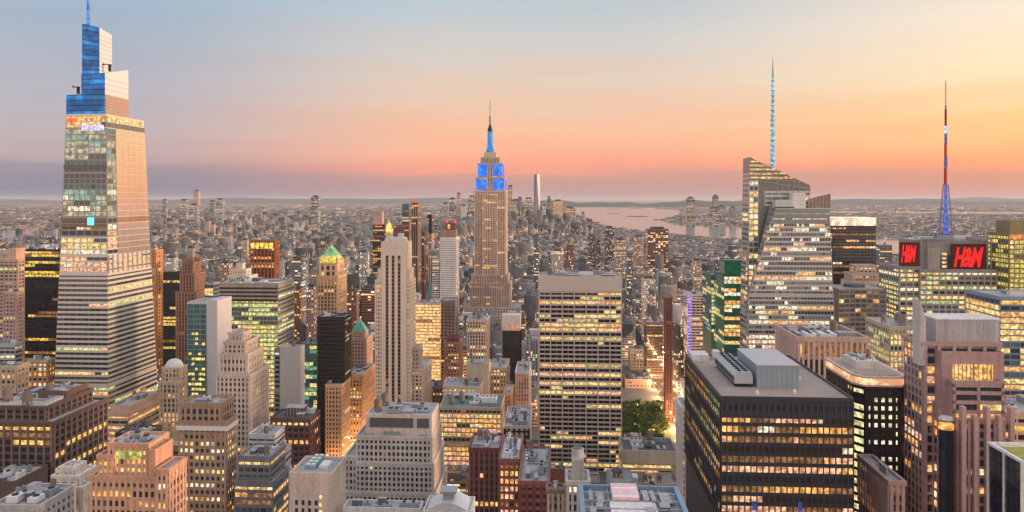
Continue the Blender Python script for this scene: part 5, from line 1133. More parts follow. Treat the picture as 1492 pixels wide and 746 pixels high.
#==CITY==
# ===================================================== far landmarks, each its own tower
def tint(o, c): o.color = (*c, 1)
def shaft(mb, x0, x1, y0, y1, z0, z1): mb.box(x0, x1, y0, y1, z0, z1)
def far_tower(label, px0, px1, yt, Y, col, kind=0, D=None, crown=None, steps=(), cat='tower', name='distant_tower', group=None):
    P = (xpx(px0, Y), Y); W_ = (px1-px0)/F*Y; D = D or W_*.9; H = zpx(yt, Y)
    mb = MB(); hb = H
    st = list(steps)
    if st:
        hb = H*st[0]; mb.box(0, W_, 0, D, 0, hb)
        e = W_*.16
        mb.box(e, W_-e, e, D-e, hb, H)
    else: mb.box(0, W_, 0, D, 0, H)
    o = mb.build(name, PM[kind], None, (P[0], P[1], 0), -TH); tint(o, col); tag(o, label, cat, group)
    if crown:
        m2 = MB(); h, kindc, mat = crown
        if kindc == 'box': m2.box(W_*.2, W_*.8, D*.2, D*.8, H, H+h)
        elif kindc == 'pyr': m2.prism([(W_*.05,D*.05),(W_*.95,D*.05),(W_*.95,D*.95),(W_*.05,D*.95)], H, H+h, 0, [(W_*.48,D*.48),(W_*.52,D*.48),(W_*.52,D*.52),(W_*.48,D*.52)])
        elif kindc == 'mast': m2.cyl(W_/2, D/2, W_*.06, H, H+h, 0, 6, W_*.02)
        m2.build('crown' if kindc != 'mast' else 'mast', mat, o)
    FAR.append((px0, px1, Y)); return o
FAR = []
cB, cD, cG, cT, cW, cBr, cP = (.20,.24,.30), (.08,.09,.11), (.30,.31,.33), (.42,.34,.27), (.55,.53,.52), (.24,.12,.09), (.42,.30,.27)
cBG = (.13,.17,.22)
# tallest downtown tower: square base turning to an octagonal taper
Y = 5400; P = (xpx(777.5, Y), Y); W_ = 9.5/F*Y; H = zpx(254, Y)
mb = MB(); h0 = 50; base = [(0,0),(W_,0),(W_,W_),(0,W_)]; mb.prism(base, 0, h0, 0)
mid_ = [(W_/2, 0), (W_, W_/2), (W_/2, W_), (0, W_/2)]
i = len(mb.v); mb.v += [(x, y, h0) for x, y in base]+[(x*.88+W_*.06, y*.88+W_*.06, H) for x, y in mid_]
for k in range(4):
    mb.f.append((i+k, i+(k+1) % 4, i+4+k)); mb.m.append(1 if k == 0 else 0); mb.f.append((i+(k+1) % 4, i+4+(k+1) % 4, i+4+k)); mb.m.append(1 if k in (0, 1) else 0)  # paler facets paint in the bright side of the glass
mb.f.append((i+4, i+5, i+6, i+7)); mb.m.append(0)
o = mb.build('skyscraper', [glass((.12,.15,.2), .12, 0, .9), wall((.30,.29,.30), .5, .05, .5, .2)], None, (P[0], P[1], 0), -TH); tag(o, 'slender faceted glass skyscraper with mast, tallest of the far downtown towers', 'skyscraper')
mb = MB(); mb.cyl(W_/2, W_/2, 3.2, H, H+16, 0, 8, 3); mb.cyl(W_/2, W_/2, 1.6, H+16, zpx(238, Y), 0, 6, .4); mb.build('mast', STEEL, o)
dt = [('far downtown tower with dark flat top just right of the art deco skyscraper', 738, 748, 272, 5600, cT, 2, (0,)), ('low brown tower below the dark topped far tower', 742, 752, 293, 5500, cT, 2, ()),
 ('grey slab fourth left of the mast tower downtown', 754, 761, 289, 5700, cBG, 1, ()), ('wide mauve block immediately left of the slender faceted skyscraper', 763, 777, 290, 5600, cG, 1, ()),
 ('dark flat tower right of the slender faceted skyscraper', 797, 803, 288, 5900, cBG, 1, ()), ('gold glowing wide tower in far downtown', 806, 820, 293, 5500, (.62,.45,.22), 0, ()),
 ('slim white tower beside the gold glowing far tower', 790, 795, 300, 5400, cW, 1, ()), ('brown wide block at the harbour edge of downtown', 822, 838, 303, 5600, cP, 1, ()), ('last stepped tower at the downtown water edge', 846, 853, 311, 5800, cP, 0, (.7,)),
 ('small dark tower on the downtown water edge', 839, 844, 316, 5500, cG, 0, ()),
 ('slate grey slab directly left of the art deco skyscraper skyline', 682, 692, 287, 5600, cB, 1, ()), ('tall mauve stepped tower in the far cluster left of the art deco skyscraper', 664, 672, 283, 5800, cP, 0, (.75,)), ('bluish block in far cluster left of the mauve stepped tower', 654, 664, 290, 5600, cB, 1, ()),
 ('low grey block at left end of far downtown cluster', 644, 653, 297, 5400, cG, 0, ()), ('small pale tower below the mauve stepped far tower', 671, 679, 300, 5300, cW, 0, ()), ('dark wide block in front of far downtown cluster', 700, 716, 300, 5300, cB, 1, ()),
 ('lone dark flat topped tower on the horizon left of centre', 453, 464, 287, 5200, cBG, 1, ()), ('thin tall brown tower with dark cap on the left horizon', 282, 289, 279, 6500, cP, 0, ()), ('wide blue grey tower left of the thin tall brown one', 262, 272, 292, 6800, cB, 1, ()),
 ('small slate tower far left on horizon, nearest the tapered glass tower', 236, 242, 292, 7000, cBG, 1, ()), ('dark stepped building right of the thin tall brown tower', 303, 313, 294, 6800, cBG, 0, (.6,)), ('blue slab with flat roof on the left horizon', 315, 324, 291, 7000, cB, 1, ()),
 ('blue leaning like block below the thin tall brown tower', 275, 287, 299, 5200, cB, 1, ()), ('pink brick cluster tower in front of the left horizon', 306, 312, 327, 4200, cP, 0, ()), ('peach brick tower pair member, left one', 298, 305, 322, 4300, cP, 0, ()),
 ('dark glass waterfront tower across the river, left of two', 1001, 1012, 289, 6900, cD, 1, ()), ('tallest slim tower across the river with a dark cap', 1039, 1047, 286, 6900, cD, 1, ()), ('low dark block beside the tallest slim tower across the river', 1034, 1040, 304, 6900, cBG, 1, ()),
 ('low blue grey block right of the tallest slim tower across the river', 1048, 1057, 301, 7000, cBG, 1, ()), ('small dark pair block across the river by the crystal tower', 1064, 1072, 303, 7300, cBG, 0, ()),
 ('dark tower with brown flank at mid distance right of the white slab', 881, 895, 332, 2300, cD, 0, ()), ('black twin tower at mid distance above the white slab', 857, 868, 345, 2100, cD, 0, ()), ('black slab immediately right of the black twin tower', 869, 875, 352, 2150, cD, 0, ()),
 ('brown wide block with red lights mid distance right of the white slab', 944, 974, 334, 1900, cBr, 3, ()), ('pale tan block left of the wide brown block at mid distance', 924, 938, 345, 2100, cP, 0, ()), ('rust brick slab above the white slab roof', 824, 836, 360, 1700, cBr, 0, ()),
 ('pale framed block with dark stripes above the white slab roof', 803, 821, 366, 1500, cW, 2, ()), ('grey slab by the left top corner of the white slab', 778, 785, 345, 1800, cB, 1, ()), ('peach block beside black slabs mid distance', 896, 912, 350, 2000, cT, 0, ()),
 ('pale roofed block at mid distance before the wide brown block', 936, 955, 406, 1350, cW, 0, ()), ('slim blue grey tower mid distance beside the peach block', 913, 921, 372, 1700, cB, 1, ()), ('tan tower behind green wing right of centre', 1010, 1022, 380, 1500, cT, 0, ()),
 ('grey tower beside the copper roofed block, left of striped limestone tower', 523, 536, 368, 1500, cW, 2, ()), ('dark cube topped block left of the striped limestone tower', 535, 549, 403, 1150, cD, 1, ()), ('brown banded slab between pyramid roof and striped tower', 526, 547, 420, 1080, cBr, 1, ()),
 ('red brick tower right of the green pyramid roof', 505, 520, 425, 1050, cBr, 0, ()), ('grey ribbed slab right of the green gold glass tower', 425, 441, 380, 1200, cB, 1, ()), ('pale tower beside the grey ribbed slab', 436, 447, 385, 1300, cW, 0, ()), ('mauve blank tower left of green pyramid roof', 446, 458, 418, 1000, cP, 0, ()),
 ('orange brick tower behind green gold glass tower right side', 429, 438, 422, 1020, (.45,.2,.12), 0, ()), ('pink brick portal block behind the stepped brown tower', 320, 334, 384, 1050, cP, 0, ()), ('tan stepped block behind the brown deco tower', 270, 282, 362, 1500, cT, 0, (.7,)),
 ('white pair block right of orange slab tower', 240, 254, 376, 1350, cW, 0, ()), ('tan slab at far distance near left towers', 352, 360, 350, 2300, cT, 0, ()), ('small blue tower in front of far left quarter', 420, 428, 330, 3200, cB, 1, ())]
for lab, a_, c_, yt, Y, col, k, st in dt:
    far_tower(lab, a_, c_, yt, Y, col, k, steps=st, crown=(zpx(yt-2, Y)-zpx(yt, Y)+2, 'box', wall((.10,.09,.10))) if Y < 8000 else None)
far_tower('low hazy towers beneath the horizon at far right', 1462, 1476, 333, 3300, cG, 1)

# ===================================================== land, water, hills
GX, GY0, GY1 = 60000, -1400, 120000
def ground_mat():
    m, nt, b = new_mat('city_ground')
    g = N(nt, 'ShaderNodeNewGeometry')
    a = N(nt, 'ShaderNodeTexNoise'); a.inputs['Scale'].default_value = .0009; a.inputs['Detail'].default_value = 9; a.inputs['Roughness'].default_value = .7
    nt.links.new(g.outputs['Position'], a.inputs['Vector'])
    v = N(nt, 'ShaderNodeTexVoronoi'); v.inputs['Scale'].default_value = .012; nt.links.new(g.outputs['Position'], v.inputs['Vector'])
    sc_ = N(nt, 'ShaderNodeSeparateColor'); nt.links.new(v.outputs['Color'], sc_.inputs[0])
    c1 = ramp(nt, a.outputs[0], [(.30, (.035,.050,.030,1)), (.45, (.06,.06,.06,1)), (.60, (.13,.11,.10,1)), (.75, (.20,.16,.14,1))])
    c2 = ramp(nt, sc_.outputs[0], [(0, (.05,.05,.055,1)), (.5, (.14,.11,.10,1)), (1, (.36,.32,.30,1))])
    near = N(nt, 'ShaderNodeSeparateXYZ'); nt.links.new(g.outputs['Position'], near.inputs[0])
    far = sm2(nt, near.outputs[1], 3500, 6500)
    mixf = M(nt, 'MULTIPLY', far, .55)
    base = mixc(nt, far, (.05, .048, .05, 1), mixc(nt, mixf, c1, c2))
    nt.links.new(base, b.inputs['Base Color']); b.inputs['Roughness'].default_value = .9
    # lights of far streets: small bright cells
    v2 = N(nt, 'ShaderNodeTexVoronoi'); v2.inputs['Scale'].default_value = .02; nt.links.new(g.outputs['Position'], v2.inputs['Vector'])
    s2 = N(nt, 'ShaderNodeSeparateColor'); nt.links.new(v2.outputs['Color'], s2.inputs[0])
    l = M(nt, 'MULTIPLY', M(nt, 'MULTIPLY', M(nt, 'GREATER_THAN', s2.outputs[0], .90), far), 1.0)
    b.inputs['Emission Color'].default_value = (1, .62, .3, 1); nt.links.new(M(nt, 'MULTIPLY', l, .55), b.inputs['Emission Strength']); m.cycles.emission_sampling = 'NONE'
    return m
def sm2(nt, x, a, b):
    n = nt.nodes.new('ShaderNodeMapRange'); n.interpolation_type = 'SMOOTHSTEP'; nt.links.new(x, n.inputs[0]); n.inputs[1].default_value = a; n.inputs[2].default_value = b
    return n.outputs[0]
mb = MB(); mb.quad((-GX, GY0, 0), (GX, GY0, 0), (GX, GY1, 0), (-GX, GY1, 0)); struct(mb.build('ground', ground_mat()))
m, nt, bs = new_mat('water'); bs.inputs['Base Color'].default_value = (.17, .19, .22, 1); bs.inputs['Roughness'].default_value = .16; bs.inputs['Specular IOR Level'].default_value = .6
g = N(nt, 'ShaderNodeNewGeometry'); nn = N(nt, 'ShaderNodeTexNoise'); nn.inputs['Scale'].default_value = .02; nn.inputs['Detail'].default_value = 4; nt.links.new(g.outputs['Position'], nn.inputs['Vector'])
bp = N(nt, 'ShaderNodeBump'); bp.inputs['Strength'].default_value = .12; bp.inputs['Distance'].default_value = 2.0; nt.links.new(nn.outputs[0], bp.inputs['Height']); nt.links.new(bp.outputs[0], bs.inputs['Normal'])
WATER = m
def gpt(px, py): Y = CZ*F/(py-HY); return (xpx(px, Y), Y)
BAY = [gpt(1600, 404), gpt(1470, 392), gpt(1280, 369), gpt(1090, 351), gpt(1000, 344), gpt(940, 338), gpt(880, 330), gpt(858, 322), gpt(840, 313), gpt(832, 305), gpt(835, 302.2), gpt(925, 302.2), gpt(985, 304.2), gpt(1000, 312), gpt(965, 321), gpt(985, 327), gpt(1060, 330), gpt(1090, 333), gpt(1290, 348), gpt(1470, 361), gpt(1600, 370)]
EAST = [gpt(-260, 362), gpt(0, 357), gpt(60, 351), gpt(110, 349), gpt(160, 340), gpt(90, 337.5), gpt(0, 338), gpt(-260, 341)]
NEWARK = [gpt(1190, 310.6), gpt(1650, 313.6), gpt(1650, 309.8), gpt(1190, 307.8)]
FARBAY = [gpt(-300, 295.2), gpt(650, 295.2), gpt(650, 293), gpt(-300, 293)]
for nme, poly in (('bay_water', BAY), ('river_water', EAST), ('bay_water', NEWARK), ('ocean_water', FARBAY)):
    mb = MB(); mb.poly([(x, y, .6) for x, y in poly]); struct(mb.build(nme, WATER))
def inside(x, y, poly):
    c_ = False; j = len(poly)-1
    for i in range(len(poly)):
        xi, yi = poly[i]; xj, yj = poly[j]
        if (yi > y) != (yj > y) and x < (xj-xi)*(y-yi)/(yj-yi)+xi: c_ = not c_
        j = i
    return c_
# islands in the bay
for k, (pa, pb, py, h) in enumerate(((883, 903, 311, 7), (912, 944, 315.5, 9), (952, 962, 320.5, 14), (888, 902, 305.0, 12), (915, 940, 304.0, 10), (952, 990, 304.5, 14))):
    Y = gpt(0, py)[1]; xa, xb = xpx(pa, Y), xpx(pb, Y); mb = MB(); r = (xb-xa)/2; cx = (xa+xb)/2
    pts = [(cx+r*cos(2*pi*t/16)*(1+.1*sin(t*2.3)), Y+min(r*1.2, 420)*sin(2*pi*t/16)) for t in range(16)]
    mb.prism(pts, .7, h*.5, 0, [(cx+(x-cx)*.9, Y+(y-Y)*.9) for x, y in pts]); o = mb.build('island', wall((.05, .055, .045), .9, .4)); struct(o)
# hills and distant ridges
rr_ = random.Random(3)
def ridge(name, pa, pb, Y, htop, depth, col, seed):
    q = random.Random(seed); n = 60; mb = MB(); xa, xb = xpx(pa, Y), xpx(pb, Y); prev = None
    ph = [q.uniform(0, 6) for _ in range(4)]
    for k in range(n+1):
        f = k/n; x = xa+(xb-xa)*f
        h = htop*(.62+.16*sin(f*9+ph[0])+.10*sin(f*23+ph[1])+.07*sin(f*51+ph[2]))*min(1, f*9, (1-f)*9)+4
        cur = ((x, Y-depth, .7), (x, Y, h), (x, Y+depth, .7))
        if prev: mb.quad(prev[0], cur[0], cur[1], prev[1]); mb.quad(prev[1], cur[1], cur[2], prev[2])
        prev = cur
    struct(mb.build(name, wall(col, .95, .3), smooth=True))
ridge('hills', 750, 1130, 26000, 260, 2500, (.045, .06, .045), 1)
ridge('hills', 1000, 1900, 34000, 340, 3500, (.05, .06, .05), 2)
ridge('hills', -400, 830, 45000, 400, 4000, (.05, .06, .05), 4)
ridge('hills', 1150, 1800, 52000, 420, 4000, (.05, .06, .05), 5)

# ===================================================== avenues, pavements, markings
AVE = [(-3300,24),(-2900,24),(-2500,24),(-2150,24),(-1800,26),(-1450,28),(-1180,28),(-950,28),(-760,28),(-600,22),(-470,40),(-330,22),(-190,32),(147,32),(430,30),(700,30),(980,30),(1260,30),(1540,34),(1850,20),(2300,20),(2750,20),(3200,20),(3700,20)]
ST0, STP, STW = 380.0, 80.0, 18.0
ASPH = wall((.05, .05, .052), .9, .25, .2); PAVE = wall((.20, .19, .18), .9, .2, .2); PAINT = wall((.75, .75, .72), .7, .1)
def gbox(mb, s0, s1, a0, a1, z0, z1, m=0):
    mb.hexa([(s0,a0,z0),(s1,a0,z0),(s1,a1,z0),(s0,a1,z0),(s0,a0,z1),(s1,a0,z1),(s1,a1,z1),(s0,a1,z1)], m)
GRZ = dict(loc=(0, 0, 0), rz=-TH)
mb = MB()
for c_, w in AVE: mb.quad((c_-w/2, 300, .02), (c_+w/2, 300, .02), (c_+w/2, 3600, .02), (c_-w/2, 3600, .02))
struct(mb.build('road', ASPH, **GRZ))
mb = MB()
for i in range(len(AVE)-1):
    s0, s1 = AVE[i][0]+AVE[i][1]/2-4, AVE[i+1][0]-AVE[i+1][1]/2+4
    for k in range(40):
        a0 = ST0+k*STP+STW-5; a1 = ST0+(k+1)*STP+1; 
        if abs((s0+s1)/2) < a1*.85+200: gbox(mb, s0, s1, a0, a1, .004, .15)
struct(mb.build('pavement', PAVE, **GRZ))
mb = MB()
for c_, w in ((-190, 32), (147, 32), (-330, 22), (430, 30)):
    for k in range(160):
        a0 = 500+k*9
        for off in (-7.2, -3.6, 0, 3.6, 7.2): mb.quad((c_+off-.08, a0, .03), (c_+off+.08, a0, .03), (c_+off+.08, a0+3, .03), (c_+off-.08, a0+3, .03))
struct(mb.build('road_marking', PAINT, **GRZ))
# park lawn
mb = MB(); mb.quad((4, 742, .17), (126, 742, .17), (126, 920, .17), (4, 920, .17)); struct(mb.build('park_ground', wall((.10, .11, .06), .9, .3), **GRZ))

# ===================================================== park trees
def leaf_mat(c):
    m, nt, b = new_mat('leaves'); oi = N(nt, 'ShaderNodeObjectInfo'); g = N(nt, 'ShaderNodeNewGeometry')
    nn = N(nt, 'ShaderNodeTexNoise'); nn.inputs['Scale'].default_value = .5; nn.inputs['Detail'].default_value = 3; nt.links.new(g.outputs['Position'], nn.inputs['Vector'])
    cc = ramp(nt, M(nt, 'ADD', M(nt, 'MULTIPLY', oi.outputs['Random'], .45), M(nt, 'MULTIPLY', nn.outputs[0], .55)), [(.25, (.035,.07,.018,1)), (.5, (.09,.15,.03,1)), (.75, (.17,.22,.05,1))])
    nt.links.new(cc, b.inputs['Base Color']); b.inputs['Roughness'].default_value = .7; return m
LEAF = leaf_mat(0); BARK = wall((.10, .08, .06), .9)
def crown_mesh(seed, r=5.5, h=8.5):
    q = random.Random(seed); mb = MB()
    cl = [(q.gauss(0, r*.42), q.gauss(0, r*.42), q.uniform(-.3, .42)*h, q.uniform(.26, .5)*r) for _ in range(15)]
    for cx, cy, cz, cr in cl:
        for _ in range(46):
            t, p = q.uniform(0, 2*pi), math.acos(q.uniform(-1, 1)); rr = cr*q.uniform(.55, 1.08)
            x, y, z = cx+rr*sin(p)*cos(t), cy+rr*sin(p)*sin(t), cz+rr*.8*cos(p)
            s = q.uniform(.28, .62); a = [np.array([q.gauss(0,1) for _ in range(3)]) for _ in range(2)]
            u = a[0]/np.linalg.norm(a[0])*s; w = a[1]-a[1].dot(u)*u/(s*s); w = w/np.linalg.norm(w)*s*.8; c0 = np.array((x, y, z))
            mb.quad(tuple(c0-u-w), tuple(c0+u-w*.6), tuple(c0+u*.8+w), tuple(c0-u*.7+w))
    me = bpy.data.meshes.new('crown'); me.from_pydata([tuple(map(float, v)) for v in mb.v], [], mb.f); me.materials.append(LEAF); return me
def trunk_mesh(seed):
    q = random.Random(seed); mb = MB(); mb.cyl(0, 0, .42, 0, 6.5, 0, 7, .26)
    for k in range(5):
        a = k*1.26+q.random(); L = q.uniform(2, 3.4); p, e = (0, 0, 4.6+k*.3), (cos(a)*L, sin(a)*L, 8.2+q.random()*2)
        mb.hexa([(p[0]-.13,p[1]-.13,p[2]),(p[0]+.13,p[1]-.13,p[2]),(p[0]+.13,p[1]+.13,p[2]),(p[0]-.13,p[1]+.13,p[2]),(e[0]-.05,e[1]-.05,e[2]),(e[0]+.05,e[1]-.05,e[2]),(e[0]+.05,e[1]+.05,e[2]),(e[0]-.05,e[1]+.05,e[2])])
    me = bpy.data.meshes.new('trunk'); me.from_pydata([tuple(map(float, v)) for v in mb.v], [], mb.f); me.materials.append(BARK); return me
CM = [crown_mesh(k) for k in range(4)]; TM = [trunk_mesh(k) for k in range(2)]
q = random.Random(21); cnt = 0
for i in range(9):
    for j in range(13):
        s = 60+i*8.2+q.uniform(-1.6, 1.6); a = 752+j*12.5+q.uniform(-3, 3)
        x, y = gw(s, a); px, py = proj(x, y, 8)
        if not (896 < px < 968): continue
        t = empty('plane_tree', (x, y, .17), q.uniform(0, 6)); k = q.uniform(.85, 1.25); t.scale = (k, k, k*q.uniform(.9, 1.15))
        tag(t, 'leafy green plane tree among the cluster filling the small park between towers', 'tree', 'plane trees in the park')
        for nme, me, z in (('crown', CM[cnt % 4], 9.5), ('trunk', TM[cnt % 2], 0)):
            o = bpy.data.objects.new(nme, me); COL.objects.link(o); o.parent = t; o.location = (0, 0, z)
        cnt += 1
# dark tree masses of far squares
q = random.Random(31); mb = MB()
for (pa, pb, pya, pyb, n) in ((272, 362, 349.5, 353.5, 420), (262, 352, 336, 338.5, 150), (640, 680, 372, 376, 80)):
    for _ in range(n):
        px, py = q.uniform(pa, pb), q.uniform(pya, pyb); x, y = gpt(px, py); r = q.uniform(6, 13)
        for k in range(7):
            t = q.uniform(0, 6.28); u = q.uniform(2, 5); cx, cy, cz = x+cos(t)*r*.5, y+sin(t)*r*.5, q.uniform(6, 16)
            mb.quad((cx-u, cy, cz-u*.6), (cx+u, cy+q.uniform(-2, 2), cz-u*.5), (cx+u*.8, cy+2, cz+u*.6), (cx-u*.7, cy+2, cz+u*.5))
tag(mb.build('distant_trees', LEAF), kind='stuff')

# ===================================================== bridge over the east river
b_ = empty('suspension_bridge', (0, 0, 0)); tag(b_, 'faint pink suspension bridge over the river at the far left edge', 'bridge')
(xA, yA), (xB, yB) = gpt(14, 362), gpt(66, 336); BM = wall((.42, .28, .27))
dx, dy = xB-xA, yB-yA; L = math.hypot(dx, dy); ux, uy = dx/L, dy/L
def bpt(f, o=0): return (xA+dx*f-uy*o, yA+dy*f+ux*o)
mb = MB(); p = [bpt(-.2, -14), bpt(1.1, -14), bpt(1.1, 14), bpt(-.2, 14)]; mb.prism(p, 42, 47); mb.build('deck', BM, b_)
for f in (.28, .72):
    for z0, z1 in ((0, 102),):
        m2 = MB()
        for o in (-15, 15):
            x, y = bpt(f, o); m2.prism([(x-5, y-5), (x+5, y-5), (x+5, y+5), (x-5, y+5)], 0, 102, 0, [(x-3, y-3), (x+3, y-3), (x+3, y+3), (x-3, y+3)])
        for z in (60, 80, 98):
            x0_, y0_ = bpt(f, -15); x1_, y1_ = bpt(f, 15); m2.prism([(x0_-1, y0_-2), (x1_+1, y1_-2), (x1_+1, y1_+2), (x0_-1, y0_+2)], z, z+4)
        m2.build('bridge_tower', BM, b_)
for o in (-15, 15):
    mb = MB(); pr = None
    for k in range(41):
        f = -.1+1.1*k/40; z = 50+52*((f-.5)/.22)**2 if .28 <= f <= .72 else max(48, 102-54*abs(f-(.28 if f < .5 else .72))/.34)
        x, y = bpt(f, o)
        if pr: mb.hexa([(pr[0]-.8,pr[1],pr[2]-.8),(x-.8,y,z-.8),(x+.8,y,z-.8),(pr[0]+.8,pr[1],pr[2]-.8),(pr[0]-.8,pr[1],pr[2]+.8),(x-.8,y,z+.8),(x+.8,y,z+.8),(pr[0]+.8,pr[1],pr[2]+.8)])
        pr = (x, y, z)
    mb.build('cable', BM, b_)

# ===================================================== procedural city fill
TINTS = [((.46,.33,.28), 'pinkish', 4), ((.48,.38,.28), 'tan', 4), ((.28,.13,.09), 'brick red', 3), ((.22,.15,.12), 'brown', 3), ((.36,.36,.39), 'grey', 4), ((.58,.56,.55), 'off-white', 2), ((.20,.25,.32), 'blue grey', 3), ((.07,.07,.085), 'near black', 2), ((.55,.46,.38), 'cream', 3), ((.50,.30,.18), 'orange brown', 2)]
TW = [t[2] for t in TINTS]
# cones in front of the heroes and far towers: nothing there may rise above the row `vb`
LIM = [(h.pb[0]-1, h.pb[1]+1, h.ymin, h.vb) for h in HEROES]+[(900, 968, 745, 626), (958, 1004, 760, 655)]
GBX = [h.gb for h in HEROES]
def ok_spot(s0, s1, a0, a1):
    for g0, g1, g2, g3 in GBX:
        if s1 > g0-1.5 and s0 < g1+1.5 and a1 > g2-1.5 and a0 < g3+1.5: return False
    if s1 > 2 and s0 < 128 and a1 > 735 and a0 < 925: return False
    return True
def hmax_for(px0, px1, Y, Yb):
    hm = 400
    for p0, p1, hy, vb in LIM:
        if hy > Y and px1 > p0 and px0 < p1: hm = min(hm, zpx(vb+1, Y) if vb < 760 else 0)
    return hm
WPOLY = [BAY, EAST, NEWARK]
cand = []
q = random.Random(77)
AVS = sorted(AVE)
for k in range(40):
    a_s = ST0+k*STP
    for row in (0, 1):
        a0 = a_s+STW+row*31; a1 = a0+30.5
        if a0 < 410: continue
        for i in range(len(AVS)-1):
            s0 = AVS[i][0]+AVS[i][1]/2; s1 = AVS[i+1][0]-AVS[i+1][1]/2
            s = s0
            while s < s1-10:
                w = q.choice((14, 18, 22, 26, 32, 40)) if a0 < 1800 else q.choice((20, 28, 36, 50))
                w = min(w, s1-s)
                e = s+w-.4
                x, y = gw((s+e)/2, a0); px = CX+F*x/y
                if -60 < px < 1560 and not any(inside(x, y, P_) for P_ in WPOLY):
                    p0, p1 = CX+F*gw(s, a0)[0]/gw(s, a0)[1], CX+F*gw(e, a0)[0]/gw(e, a0)[1]
                    far_ = (s+e)/2 > 1900 or (s+e)/2 < -1900
                    if a0 < 1000: h = q.uniform(35, 95)
                    elif a0 < 1700: h = q.uniform(28, 80) if q.random() < .85 else q.uniform(80, 125)
                    elif a0 < 2600: h = q.uniform(20, 62) if q.random() < .92 else q.uniform(62, 120)
                    else: h = q.uniform(14, 40) if q.random() < .95 else q.uniform(40, 90)
                    if far_: h = q.uniform(8, 20) if q.random() < .95 else q.uniform(25, 60)
                    if (s+e)/2 > 1000: h = min(h, q.uniform(12, 45))
                    if (px > 1190 and y > 2000) or (px > 860 and y > 2800): h = min(h, q.uniform(8, 16))
                    xl, yl = gw(s, a0); hm = hmax_for(min(p0, CX+F*gw(s, a1)[0]/gw(s, a1)[1]), max(p1, CX+F*gw(e, a1)[0]/gw(e, a1)[1]), y, y)
                    if hm > 12 and ok_spot(s, e, a0, a1) and not (y < 470):
                        h = min(h, hm*q.uniform(.9, 1) if hm < h else h)
                        cand.append((s, e, a0, a1-q.choice((0, 0, 4, 8)), h, y, px))
                s += w
def area(c):
    s, e, a0, a1, h, y, px = c
    yt = HY+F*(CZ-h)/y
    if yt > 750 or not -20 < px < 1512: return 0
    w = (e-s)/y*F; return w*min(h/y*F, 60, 746-yt)*(1 if a0 < 2600 else .5)
cand.sort(key=area, reverse=True)
NIND = 150
LM = [(120, 'the tapered glass tower', 600), (370, 'the green gold glass tower', 680), (485, 'the green pyramid roof', 850), (572, 'the striped limestone tower', 700), (714, 'the art deco skyscraper', 1300), (845, 'the white slab tower', 660), (1040, 'the dark green glass tower', 750), (1150, 'the crystal tower', 620), (1385, 'the red sign tower', 640), (950, 'the small park', 850), (622, 'the gold banded slab', 900), (425, 'the concrete slab', 600), (1254, 'the curved grey block', 640), (1005, 'the purple lit tower', 1030), (300, 'the teal glass fronted tower', 600), (60, 'the far left black tower', 860), (385, 'the yellow crowned brown tower', 960)]
seen = set()
ORD = ['', 'second ', 'third ', 'fourth ', 'fifth ', 'sixth ', 'seventh ', 'eighth ', 'ninth ', 'tenth ']
